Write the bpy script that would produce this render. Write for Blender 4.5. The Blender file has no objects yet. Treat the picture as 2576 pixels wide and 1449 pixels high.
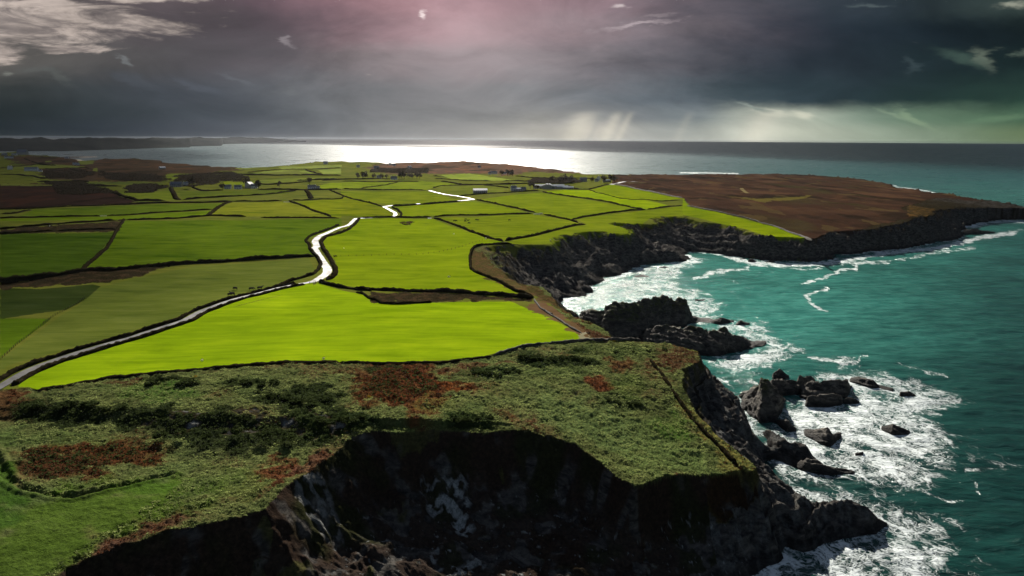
import bpy, math, random
import numpy as np
from mathutils import Matrix, Vector
R = math.radians
f32 = np.float32

# ------------------------------------------------------------------ camera
CAM_Z = 125.0
PITCH, ROLL = R(12.31), R(0.34)
FD = 1717.3                       # focal length for a 2576 px wide picture
fw = np.array([0, math.cos(PITCH), -math.sin(PITCH)])
r0 = np.array([1.0, 0, 0]); u0 = np.array([0, math.sin(PITCH), math.cos(PITCH)])
rt = math.cos(ROLL) * r0 + math.sin(ROLL) * u0
up = -math.sin(ROLL) * r0 + math.cos(ROLL) * u0
CP = np.array([0, 0, CAM_Z])
cam = bpy.data.cameras.new('camera')
co = bpy.data.objects.new('camera', cam)
bpy.context.scene.collection.objects.link(co)
m = Matrix.Identity(4)
for i in range(3):
    m[i][0] = rt[i]; m[i][1] = up[i]; m[i][2] = -fw[i]; m[i][3] = CP[i]
co.matrix_world = m
cam.sensor_width = 36; cam.lens = 18 / math.tan(math.atan(1288 / FD))
cam.clip_start = 1; cam.clip_end = 200000
sc = bpy.context.scene
sc.camera = co
sc.view_settings.view_transform = 'Standard'
sc.view_settings.look = 'None'
EXPO = 1.15
HAZE = 0.0000045
sc.view_settings.exposure = EXPO
sc.view_settings.gamma = 1
sc.cycles.max_bounces = 5
sc.cycles.transparent_max_bounces = 24
sc.cycles.use_denoising = True

# ------------------------------------------------------------------ node helpers
class NT:
    def __init__(s, tree): s.t = tree; tree.nodes.clear()
    def n(s, typ, **kw):
        nd = s.t.nodes.new(typ)
        for k, v in kw.items(): setattr(nd, k, v)
        return nd
    def put(s, sock, v):
        if v is None: return
        if isinstance(v, bpy.types.NodeSocket): s.t.links.new(v, sock)
        elif isinstance(v, (tuple, list)) and sock.type == 'RGBA' and len(v) == 3: sock.default_value = (*v, 1)
        else: sock.default_value = v
    def m(s, op, a, b=None, c=None, clamp=False):
        nd = s.n('ShaderNodeMath', operation=op, use_clamp=clamp)
        for i, v in enumerate((a, b, c)): s.put(nd.inputs[i], v)
        return nd.outputs[0]
    def v(s, op, a, b=None):
        nd = s.n('ShaderNodeVectorMath', operation=op)
        s.put(nd.inputs[0], a); s.put(nd.inputs[1], b)
        return nd.outputs[0]
    def mix(s, f, a, b, blend='MIX'):
        nd = s.n('ShaderNodeMix', data_type='RGBA', blend_type=blend)
        s.put(nd.inputs[0], f); s.put(nd.inputs[6], a); s.put(nd.inputs[7], b)
        return nd.outputs[2]
    def noise(s, vec, scale, detail=4, rough=0.55, dist=0.0, color=False):
        nd = s.n('ShaderNodeTexNoise')
        s.put(nd.inputs['Vector'], vec)
        nd.inputs['Scale'].default_value = scale; nd.inputs['Detail'].default_value = detail
        nd.inputs['Roughness'].default_value = rough; nd.inputs['Distortion'].default_value = dist
        return nd.outputs['Color' if color else 'Fac']
    def ss(s, x, lo, hi, a=0.0, b=1.0):
        nd = s.n('ShaderNodeMapRange', interpolation_type='SMOOTHSTEP')
        s.put(nd.inputs[0], x)
        for i, v in ((1, lo), (2, hi), (3, a), (4, b)): s.put(nd.inputs[i], v)
        return nd.outputs[0]
    def ramp(s, x, stops, mode='LINEAR'):
        nd = s.n('ShaderNodeValToRGB'); s.put(nd.inputs[0], x)
        cr = nd.color_ramp; cr.interpolation = mode
        while len(cr.elements) < len(stops): cr.elements.new(0.5)
        for e, (p, c) in zip(cr.elements, stops):
            e.position = p; e.color = (*c, 1) if len(c) == 3 else c
        return nd.outputs[0]
    def xyz(s, x, y, z=0.0):
        nd = s.n('ShaderNodeCombineXYZ')
        for i, v in enumerate((x, y, z)): s.put(nd.inputs[i], v)
        return nd.outputs[0]
    def sep(s, v):
        nd = s.n('ShaderNodeSeparateXYZ'); s.put(nd.inputs[0], v); return nd.outputs
def lin(c): return tuple(((x / 255) / 12.92 if x / 255 <= .04045 else ((x / 255 + .055) / 1.055) ** 2.4) for x in c)

# ------------------------------------------------------------------ sun and sky
SUN_EL, SUN_AZ = R(27), R(-4.5)          # azimuth measured from +Y towards +X
sd = Vector((math.sin(SUN_AZ) * math.cos(SUN_EL), math.cos(SUN_AZ) * math.cos(SUN_EL), math.sin(SUN_EL)))
sl = bpy.data.lights.new('sun', 'SUN'); sl.energy = 5.0; sl.angle = R(0.5); sl.color = (1.0, 0.93, 0.82)
so = bpy.data.objects.new('sun', sl); sc.collection.objects.link(so)
so.rotation_euler = sd.to_track_quat('Z', 'Y').to_euler()

world = bpy.data.worlds.new('World'); sc.world = world; world.use_nodes = True
N = NT(world.node_tree)
tc = N.n('ShaderNodeTexCoord').outputs['Generated']
dx, dy, dz = N.sep(tc)
dyc = N.m('MAXIMUM', dy, 0.22)
ta = N.m('DIVIDE', dx, dyc); te = N.m('DIVIDE', dz, dyc)
# cloud base ripples: warp of the lookup
cv = N.xyz(ta, N.m('MULTIPLY', te, 3.2), 0)
w1 = N.noise(cv, 3.0, 6, 0.6, 0.3, color=True); w2 = N.noise(cv, 11.0, 6, 0.6, 0.2, color=True)
w1s = N.sep(w1); w2s = N.sep(w2)
amp = N.ss(te, 0.0, 0.08)
wx = N.m('ADD', N.m('MULTIPLY', N.m('SUBTRACT', w1s[0], .5), .30), N.m('MULTIPLY', N.m('SUBTRACT', w2s[0], .5), .08))
wy = N.m('ADD', N.m('MULTIPLY', N.m('SUBTRACT', w1s[1], .5), .035), N.m('MULTIPLY', N.m('SUBTRACT', w2s[1], .5), .030))
A = N.m('ADD', ta, N.m('MULTIPLY', wx, amp)); E = N.m('ADD', te, N.m('MULTIPLY', wy, amp))
def ax(xd): return (xd - 1288) / 1758 * 1.0
def ey(yd): return math.tan(math.atan((724.5 - yd) / FD) - PITCH)
rows = {
 352: [(0,(36,44,48)),(300,(52,60,68)),(600,(92,97,104)),(800,(120,123,127)),(1000,(150,150,150)),(1200,(166,165,162)),(1400,(182,180,172)),(1500,(190,186,176)),(1600,(168,170,166)),(1800,(172,176,167)),(1900,(190,193,178)),(2000,(176,180,166)),(2200,(146,160,142)),(2400,(118,138,114)),(2576,(106,126,92))],
 330: [(0,(36,44,48)),(300,(50,58,66)),(600,(85,90,98)),(800,(112,116,120)),(1000,(140,140,140)),(1200,(158,157,154)),(1400,(180,178,170)),(1500,(196,190,178)),(1600,(165,168,164)),(1760,(160,166,160)),(1900,(200,202,186)),(2000,(184,188,172)),(2200,(145,160,142)),(2400,(115,135,112)),(2576,(105,125,90))],
 290: [(0,(40,48,50)),(300,(52,60,64)),(600,(78,84,92)),(800,(105,110,114)),(1000,(130,130,132)),(1200,(142,142,142)),(1400,(145,145,144)),(1600,(124,130,134)),(1740,(116,126,130)),(1830,(168,174,164)),(2000,(172,178,162)),(2150,(134,152,138)),(2300,(104,130,108)),(2576,(66,96,74))],
 240: [(0,(56,62,62)),(300,(60,66,70)),(500,(72,78,86)),(700,(90,94,100)),(900,(115,117,120)),(1100,(140,138,140)),(1300,(140,140,142)),(1500,(110,116,122)),(1700,(92,102,110)),(1850,(66,80,86)),(2000,(50,64,72)),(2200,(42,58,62)),(2400,(36,56,52)),(2576,(44,68,58))],
 150: [(0,(96,94,90)),(250,(84,82,82)),(450,(76,75,77)),(700,(88,84,90)),(900,(120,112,114)),(1100,(158,145,148)),(1300,(158,147,150)),(1500,(125,120,125)),(1700,(85,86,94)),(1900,(48,56,66)),(2100,(38,48,56)),(2300,(32,46,50)),(2576,(26,40,40))],
 70:  [(0,(96,92,92)),(200,(100,94,94)),(400,(86,80,84)),(600,(82,76,82)),(800,(108,92,99)),(1000,(166,136,142)),(1200,(180,154,158)),(1400,(160,140,145)),(1600,(122,115,121)),(1800,(62,62,72)),(2000,(45,54,64)),(2200,(33,44,52)),(2400,(24,34,40)),(2576,(22,32,34))],
 0:   [(0,(75,72,78)),(250,(92,86,88)),(480,(96,86,90)),(620,(92,80,88)),(800,(125,100,108)),(1000,(178,140,146)),(1200,(182,150,156)),(1400,(152,126,133)),(1550,(128,113,120)),(1700,(92,88,96)),(1900,(60,66,76)),(2100,(48,58,66)),(2300,(38,48,54)),(2576,(60,74,70))],
}
K = 1 / 2 ** EXPO
def row(stops):
    return N.ramp(N.m('ADD', N.m('MULTIPLY', A, 0.5), 0.5), [(ax(x) * .5 + .5, tuple(v * K for v in lin(c))) for x, c in stops], 'B_SPLINE')
ys = sorted(rows, reverse=True)
col = row(rows[ys[0]])
for a, b in zip(ys, ys[1:]):
    col = N.mix(N.ss(E, ey(a), ey(b)), col, row(rows[b]))
def blob(x, y, sx, sy, ang=0.0, wrp=True):
    a0, e0 = (A, E) if wrp else (ta, te)
    px = N.m('SUBTRACT', a0, ax(x)); py = N.m('SUBTRACT', e0, ey(y))
    c, s_ = math.cos(ang), math.sin(ang)
    qx = N.m('DIVIDE', N.m('ADD', N.m('MULTIPLY', px, c), N.m('MULTIPLY', py, s_)), sx / 1758)
    qy = N.m('DIVIDE', N.m('SUBTRACT', N.m('MULTIPLY', py, c), N.m('MULTIPLY', px, s_)), sy / 1758)
    return N.m('EXPONENT', N.m('MULTIPLY', N.m('ADD', N.m('MULTIPLY', qx, qx), N.m('MULTIPLY', qy, qy)), -1.0))
# wind-torn pale clouds, upper left
sv = N.xyz(N.m('ADD', ta, N.m('MULTIPLY', te, 1.2)), N.m('MULTIPLY', te, 5.0), 0)
tex = N.noise(sv, 7.0, 9, 0.62, 0.9)
tex2 = N.noise(sv, 26.0, 6, 0.65, 0.4)
t = N.m('ADD', N.m('MULTIPLY', tex, 0.75), N.m('MULTIPLY', tex2, 0.25))
reg = None
for args in ((130, 70, 290, 52, 0), (330, 66, 170, 30, -.12), (420, 2, 140, 14, .0), (30, 130, 110, 26, 0), (60, 20, 240, 18, 0), (230, 130, 120, 14, 0), (190, 20, 90, 40, -.5)):
    b = blob(*args); reg = b if reg is None else N.m('MAXIMUM', reg, b)
mask = N.ss(N.m('ADD', reg, N.m('MULTIPLY', N.m('SUBTRACT', t, .5), 2.0)), 0.30, 0.92)
ccol = N.mix(N.ss(t, .40, .62), tuple(v * K for v in lin((138, 128, 124))), tuple(v * K for v in lin((205, 190, 180))))
col = N.mix(N.m('MULTIPLY', mask, .92), col, ccol)
for x, y, sx, sy, g, c, k in ((1055, 36, 14, 12, 0.6, (250, 232, 230), .9), (700, 116, 26, 10, .25, (160, 152, 156), .55), (345, 156, 18, 8, .4, (120, 124, 126), .6),
        (50, 186, 38, 6, 0, (128, 130, 124), .7), (165, 196, 70, 13, .3, (92, 96, 94), .6), (520, 212, 60, 12, .3, (88, 94, 104), .55), (395, 205, 60, 12, .3, (80, 86, 94), .5),
        (660, 205, 40, 9, .4, (108, 112, 118), .4), (765, 232, 45, 13, 0, (118, 120, 122), .4),
        (1572, 56, 95, 5, -.22, (186, 172, 176), .7), (1515, 10, 28, 6, 0, (205, 192, 192), .8), (1625, 28, 45, 6, -.2, (160, 148, 152), .5),
        (2425, 138, 34, 24, .8, (126, 138, 122), .5), (2520, 125, 26, 12, 0, (100, 115, 104), .6), (2370, 142, 70, 20, .2, (70, 90, 82), .7), (2230, 160, 20, 24, .3, (62, 76, 80), .6),
        (2540, 8, 50, 11, 0, (158, 160, 145), .8), (2140, 2, 60, 6, 0, (92, 104, 106), .6),
        (1920, 278, 55, 12, .15, (205, 206, 188), .75), (2000, 285, 36, 12, .1, (212, 212, 192), .7), (1880, 262, 40, 7, .3, (150, 160, 152), .7), (2300, 292, 60, 8, .5, (150, 172, 140), .5),
        (2260, 284, 60, 6, .35, (150, 170, 142), .4), (2500, 290, 90, 9, -.1, (110, 140, 110), .5), (1900, 272, 28, 8, .2, (110, 124, 122), .6)):
    bm_ = N.ss(N.m('ADD', blob(x, y, sx, sy, -g), N.m('MULTIPLY', N.m('SUBTRACT', tex2, .5), .6)), .1, 1.1)
    col = N.mix(N.m('MULTIPLY', bm_, k), col, tuple(v * K for v in lin(c)))
# rain shafts lit from behind
for x, sx, k in ((1440, 34, .5), (1520, 16, .45), (1552, 10, .35), (1890, 40, .35), (1700, 12, .12), (1480, 8, -.2), (1330, 60, .1)):
    sh = N.m('MULTIPLY', N.m('EXPONENT', N.m('MULTIPLY', N.m('POWER', N.m('DIVIDE', N.m('ABSOLUTE', N.m('SUBTRACT', N.m('SUBTRACT', ta, N.m('MULTIPLY', te, .45)), ax(x))), sx / 1758), 2), -1.)), N.ss(te, 0.043, 0.03))
    col = N.mix(N.m('MULTIPLY', sh, abs(k)), col, tuple(v * K for v in lin((222, 216, 198) if k > 0 else (140, 146, 146))))
# streaky texture everywhere
st = N.noise(N.xyz(ta, N.m('MULTIPLY', te, 2.6), 3.0), 6.0, 8, 0.62, 0.8)
col = N.mix(1.0, col, N.ramp(st, [(0.3, (.82,) * 3), (0.7, (1.19,) * 3)]), 'MULTIPLY')
hi = N.ss(te, 0.25, 0.5)
sky = N.n('ShaderNodeTexSky', sky_type='NISHITA', sun_disc=False, sun_elevation=SUN_EL, sun_rotation=SUN_AZ % (2 * math.pi))
skyc = N.mix(1.0, sky.outputs[0], (0.05, 0.05, 0.05), 'MULTIPLY')
upc = N.mix(0.45, tuple(v * K for v in lin((88, 92, 100))), skyc)
col = N.mix(hi, col, upc)
bg = N.n('ShaderNodeBackground'); N.put(bg.inputs[0], col); bg.inputs[1].default_value = 1.0
wo = N.n('ShaderNodeOutputWorld'); N.t.links.new(bg.outputs[0], wo.inputs[0])

# ------------------------------------------------------------------ generic helpers
rng = np.random.default_rng(7)
def link(o, parent=None):
    sc.collection.objects.link(o)
    if parent is not None: o.parent = parent
    return o
def tag(o, label=None, cat=None, group=None, kind=None):
    if label: o['label'] = label
    if cat: o['category'] = cat
    if group: o['group'] = group
    if kind: o['kind'] = kind
    return o
def np_mesh(name, V, Fq, mat, smooth=True, tri=False):
    me = bpy.data.meshes.new(name)
    V = np.ascontiguousarray(V, f32); Fq = np.ascontiguousarray(Fq, np.int32); k = Fq.shape[1]
    me.vertices.add(len(V)); me.vertices.foreach_set('co', V.ravel())
    me.loops.add(Fq.size); me.loops.foreach_set('vertex_index', Fq.ravel())
    me.polygons.add(len(Fq)); me.polygons.foreach_set('loop_start', np.arange(0, Fq.size, k, dtype=np.int32))
    me.polygons.foreach_set('use_smooth', np.full(len(Fq), smooth))
    me.update(calc_edges=True); me.validate()
    if mat: me.materials.append(mat)
    return me
def add_obj(name, me, parent=None):
    return link(bpy.data.objects.new(name, me), parent)
class MB:
    def __init__(s): s.v = []; s.f = []
    def add(s, vs, fs):
        b = len(s.v); s.v += [tuple(p) for p in vs]; s.f += [tuple(b + i for i in f) for f in fs]
    def box(s, x0, x1, y0, y1, z0, z1):
        s.add([(x0,y0,z0),(x1,y0,z0),(x1,y1,z0),(x0,y1,z0),(x0,y0,z1),(x1,y0,z1),(x1,y1,z1),(x0,y1,z1)],
              [(0,3,2,1),(4,5,6,7),(0,1,5,4),(1,2,6,5),(2,3,7,6),(3,0,4,7)])
    def tube(s, pts, rad, n=7):
        rings = []
        for i, p in enumerate(pts):
            a = Vector(pts[max(0, i-1)]); b = Vector(pts[min(len(pts)-1, i+1)])
            q = (b - a).to_track_quat('Z', 'Y')
            rings.append([Vector(p) + q @ Vector((rad[i]*math.cos(t*6.2832/n), rad[i]*math.sin(t*6.2832/n), 0)) for t in range(n)])
        vs = [v for r in rings for v in r]; fs = []
        for i in range(len(rings)-1):
            for t in range(n):
                fs.append((i*n+t, i*n+(t+1) % n, (i+1)*n+(t+1) % n, (i+1)*n+t))
        fs.append(tuple(range(n-1, -1, -1))); fs.append(tuple((len(rings)-1)*n+t for t in range(n)))
        s.add(vs, fs)
    def build(s, name, mat, parent=None, smooth=False):
        me = bpy.data.meshes.new(name); me.from_pydata(s.v, [], s.f); me.update()
        if smooth: me.polygons.foreach_set('use_smooth', [True]*len(me.polygons))
        me.materials.append(mat)
        return add_obj(name, me, parent)
_P = np.random.default_rng(3).permutation(256).astype(np.int32); _P = np.concatenate([_P, _P])
_G = np.stack([np.cos(np.arange(256)/256*2*np.pi), np.sin(np.arange(256)/256*2*np.pi)], 1).astype(f32)
def perlin(x, y, seed=0):
    x = np.asarray(x, np.float64) + seed*17.31; y = np.asarray(y, np.float64) + seed*9.77
    xi = np.floor(x); yi = np.floor(y); xf = (x-xi).astype(f32); yf = (y-yi).astype(f32)
    xi = xi.astype(np.int64) & 255; yi = yi.astype(np.int64) & 255
    def g(ix, iy, fx, fy):
        h = _P[_P[ix & 255] + (iy & 255)]
        return _G[h, 0]*fx + _G[h, 1]*fy
    u = xf*xf*xf*(xf*(xf*6-15)+10); v = yf*yf*yf*(yf*(yf*6-15)+10)
    a = g(xi, yi, xf, yf); b = g(xi+1, yi, xf-1, yf); c = g(xi, yi+1, xf, yf-1); d = g(xi+1, yi+1, xf-1, yf-1)
    return (a+u*(b-a)) + v*((c+u*(d-c))-(a+u*(b-a)))
def fbm(x, y, sc_, octs=3, seed=0, gain=.5):
    s = 0; a = 1; t = 0
    for i in range(octs):
        s = s + a*perlin(x/sc_, y/sc_, seed+i*5); t += a; a *= gain; sc_ /= 2.03
    return s*1.5/t
def sstep(x, a, b):
    t = np.clip((x-a)/(b-a), 0, 1); return t*t*(3-2*t)
def pip(poly, X, Y):
    poly = np.asarray(poly, float); out = np.zeros(X.shape, bool)
    x0, y0 = poly.min(0); x1, y1 = poly.max(0)
    idx = np.nonzero((X >= x0) & (X <= x1) & (Y >= y0) & (Y <= y1))
    xs = X[idx]; ys_ = Y[idx]; r = np.zeros(xs.shape, bool)
    a = poly; b = np.roll(poly, -1, 0)
    for (ax_, ay_), (bx, by) in zip(a, b):
        if ay_ == by: continue
        r ^= ((ay_ > ys_) != (by > ys_)) & (xs < (bx-ax_)*(ys_-ay_)/(by-ay_)+ax_)
    out[idx] = r
    return out
def pdist(line, X, Y, closed=False):
    line = np.asarray(line, float); d = np.full(X.shape, 1e18)
    if closed: line = np.vstack([line, line[:1]])
    for (ax_, ay_), (bx, by) in zip(line, line[1:]):
        ex, ey_ = bx-ax_, by-ay_; L = ex*ex+ey_*ey_+1e-9
        t = np.clip(((X-ax_)*ex+(Y-ay_)*ey_)/L, 0, 1)
        np.minimum(d, (X-ax_-t*ex)**2+(Y-ay_-t*ey_)**2, out=d)
    return np.sqrt(d)

# ------------------------------------------------------------------ survey: picture measurements -> ground plan
def H0(x, y):
    """Smooth height of the land surface."""
    x = np.asarray(x, float); y = np.asarray(y, float)
    h = 32 + 0*x
    h = h + 5*np.exp(-((x+40)/130)**2-((y-330)/130)**2)                # swell of the big field
    h = h - 17*sstep(x, 420, 1000)*sstep(y, 500, 900)                  # western headland falls seawards
    h = h - 6*sstep(x, 1000, 1400)
    h = h - 10*np.exp(-((x-330)/190)**2-((y-760)/150)**2)
    h = h - 10*np.exp(-((x-95)/75)**2-((y-185)/65)**2)
    h = h + 4*np.exp(-((x+600)/500)**2-((y-1500)/500)**2)
    h = h + 10*sstep(-x, 1200, 2600)*sstep(y, 1500, 3000)
    return h
def ray(px, py):
    d = fw[None]*FD + (np.atleast_1d(px)[:, None]-1288)*rt[None] - (np.atleast_1d(py)[:, None]-724.5)*up[None]
    return d
def unp(pts, z=None, off=0.0):
    """Picture points (2576-wide frame) -> world xy on the land surface, or on the plane z."""
    pts = np.asarray(pts, float).reshape(-1, 2)
    d = ray(pts[:, 0], pts[:, 1]); d[:, 2] = np.minimum(d[:, 2], -1.5e-3*FD)
    zz = np.full(len(pts), 32.0 if z is None else z)
    for _ in range(1 if z is not None else 12):
        t = (zz-CAM_Z)/d[:, 2]; X = d[:, 0]*t; Y = d[:, 1]*t
        if z is None: zz = H0(X, Y)+off
    return np.stack([X, Y], 1)
def proj(x, y, z):
    vx, vy, vz = x, y, z-CAM_Z
    cx = vx*rt[0]+vy*rt[1]+vz*rt[2]; cy = vx*up[0]+vy*up[1]+vz*up[2]; cz = np.maximum(vx*fw[0]+vy*fw[1]+vz*fw[2], 1.0)
    return 1288+FD*cx/cz, 724.5-FD*cy/cz
def C(kx, ky, k, pts): return [(kx+x*k, ky+y*k) for x, y in pts]
def c1(*p): return C(0, 330.9, 1/3, p)
def c2(*p): return C(858.7, 330.9, 1/3, p)
def c3(*p): return C(1717.3, 330.9, 1/3, p)
def c4(*p): return C(0, 805, .4444, p)
def c5(*p): return C(858.7, 805, .4444, p)
def c6(*p): return C(1717.3, 805, .4444, p)
def q1(*p): return C(0, 339.9, 1/6, p)
def q2(*p): return C(429.3, 339.9, 1/6, p)
def q3(*p): return C(858.7, 357.8, 1/6, p)
def q4(*p): return C(1252.2, 357.8, 1/6, p)
def q5(*p): return C(536.7, 626.1, 1/6, p)
def nn(*p): return C(1288, 697.6, .25, p)

T_near = (c4((330,1449),(380,1400),(690,1262),(980,1180),(1300,1120),(1500,1062),(1600,930),(1740,830),(1880,722))
  + c5((0,690),(60,635),(200,600),(310,620),(500,592),(640,605),(820,622),(960,620),(1100,640),(1330,700),(1480,820),(1560,890),(1650,955),(1700,940),(1830,880),(1932,870))
  + c6((100,872),(200,870),(350,835),(400,850),(420,830),(350,770),(280,715),(200,650),(130,580),(60,500),(20,420),(0,370),(10,300))
  + nn((1720,930),(1840,880),(1900,830),(1870,740),(1700,690),(1560,660),(1400,655),(1150,635),(1010,628),(950,560),(800,450),(620,390),(520,310),(430,230),(380,170),(280,110),(200,90),(0,45))
  + c2((1200,1060),(1130,985),(1085,940),(1060,900),(1075,868),(1292,852),(1325,858),(1385,852)) )
# (the last two groups run along the shoulder of the coastal strip into the inner corner of the bay)
T_bay = [(1192,624),(1292,614),(1325,616),(1385,614),(1389,598),(1409,591),(1459,584),(1509,581),(1545,586),(1585,588),(1572,578),(1532,561),(1542,558),(1592,561),(1652,563),(1635,548),(1665,543),(1717,544)]
T_heath = c3((60,650),(170,680),(300,695),(400,715),(500,745),(560,775),(640,790),(850,795),(930,808),(1010,800),(1110,755),(1400,735),(1640,690),(1850,640),(1900,600),(2100,575),(2350,575),(2576,580),(2700,590),(2860,600),(2860,585),(2700,572),(2576,562),(2400,534),(2200,503),(1900,462),(1600,420),(1570,395),(1450,378),(1400,365),(1250,347),(950,328),(700,320),(400,322),(0,325))
T_far = (c2((1900,322),(1830,320),(1720,300),(1600,285),(1400,260),(1150,238),(1000,230),(920,218),(830,228),(600,232),(350,240),(200,230),(0,228))
  + c1((2576,225),(2400,225),(2200,250),(2050,265),(1900,270),(1700,268),(1600,262),(1400,245),(1250,238),(1200,218),(1100,210),(950,205),(800,205),(720,215),(650,216),(560,205),(400,185),(200,175),(190,158),(150,152),(0,160),(-200,165),(-600,175)))
Tn = [p for p in T_near if True][:-7]      # drop the duplicated inner-corner run
wT = np.vstack([[(-8000, -60), (-900, -60), (-300, 10), (-150, 62)], unp(Tn), unp(c2((1200,1070),(1130,990),(1085,945),(1055,900),(1050,880))), unp(T_bay), unp(T_heath), unp(T_far), [(-9000, 5600)]])
def wpt(lst):
    out = []
    for e in lst:
        x, y, z, ox, oy = e
        p = unp([(x, y)], z)[0]; out.append((p[0]+ox, p[1]+oy))
    return out
def lst(pts, z=0, ox=0, oy=0): return [(x, y, z, ox, oy) for x, y in pts]
nose = lst(c6((490,1400),(560,1365),(590,1285),(700,1312),(800,1292),(900,1240),(1050,1215),(1120,1220),(1160,1170),(1040,1110),(870,1080),(720,1060),(660,1010),(620,950),(540,892),(478,850),(476,805),(530,790),(650,835),(800,872),(975,890),(820,828),(720,752),(640,738),(560,690),(500,648),(440,628)))
side = lst(c6((405,600),(350,560),(320,500),(305,430),(268,365),(205,285),(140,225)), 12, 7, 2)
strip = [(x, y, 30, 26, 12) for x, y in nn((1560,655),(1400,650),(1150,630),(1010,620),(950,555),(800,445),(620,385),(520,305),(430,228))]
bayw = lst([(1412,762),(1420,750),(1450,746)] + c2((1850,1240),(1930,1215),(1880,1170),(2050,1100),(2150,1080),(2170,1040),(2350,1000),(2576,985))
   + c3((70,968),(20,930),(40,905),(200,915),(300,935),(480,952),(600,975),(850,978),(1040,990),(1150,958),(1140,932),(1300,930),(1400,908),(1700,882),(1880,842),(2080,812),(2110,770),(2090,722),(2200,700),(2400,655),(2576,660),(2760,664),(2960,640),(2980,585)))
wback = unp(T_heath[22:] + T_far); rb = np.linalg.norm(wback, axis=1)[:, None]
wback = wback*(1+22/rb+.004)
wW = np.vstack([[(-9000, -200), (-900, -170), (-300, -90), (-150, -30), (-60, 20), (0, 62), (60, 78), (110, 92)], unp(c6((100,1449+160),(330,1449+60)), 0),
   wpt(nose), wpt(side), wpt(strip), wpt(bayw), wback, [(-9500, 6000)]])
S_road = (c4((-300,560),(-120,450),(0,378),(130,300),(300,228),(550,150),(800,80),(1050,2)) + c1((1500,1368),(1800,1270),(2100,1192),(2270,1155))
  + q5((1500,512),(1640,440),(1722,370),(1722,295),(1650,200),(1580,100),(1520,0)) + c1((2395,865),(2375,832),(2405,800),(2500,752),(2570,722)) + c2((40,715),(85,680),(112,658)))
S_mid = c2((112,657),(250,655),(385,651),(412,628),(402,606),(350,580),(318,562),(375,556),(500,550),(650,541),(900,520),(1005,511),(950,498),(885,487),(780,474),(660,446))
w_road = unp(S_road+S_mid[1:])
# vegetation / land use plan (picture measurements again)
P_rough = c4((-400,620),(0,395),(150,385),(210,398),(400,368),(650,318),(900,298),(1250,270),(1600,247),(1932,245)) + c5((300,240),(600,235),(800,215),(930,180),(1100,143),(1300,122),(1420,112)) + nn((700,520),(380,260),(240,190),(0,30)) + c2((1060,1085),(975,1035),(965,940),(990,868),(1100,860),(1250,950),(1600,1200)) + [(1620,840),(1800,900),(2600,1500),(1288,1900),(-800,1900)]
P_heath = c4() + c2((2040,395),(2200,420),(2400,468),(2576,505)) + c3((60,560),(300,618),(500,658),(700,718),(900,788),(980,826),(1100,900),(2900,900),(2900,300),(0,310)) + c2((2050,310),(2040,360))
P_fheath = q2((-2600,300),(-1100,350),(1000,350),(1050,530),(700,560),(600,590),(0,580),(-150,700),(-1700,700)) 
P_fheath2 = q3((700,300),(1300,200),(2576,200),(2576,480),(1900,470),(1300,480),(1000,470),(700,480),(430,450),(420,380))+[]
P_fheath3 = q4((0,250),(1300,400),(1290,480),(500,450),(260,500),(0,520))
P_moor = c1((-900,400),(300,395),(600,400),(800,430),(850,455),(920,480),(1040,515),(1000,550),(600,560),(240,585),(-900,600))
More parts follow.
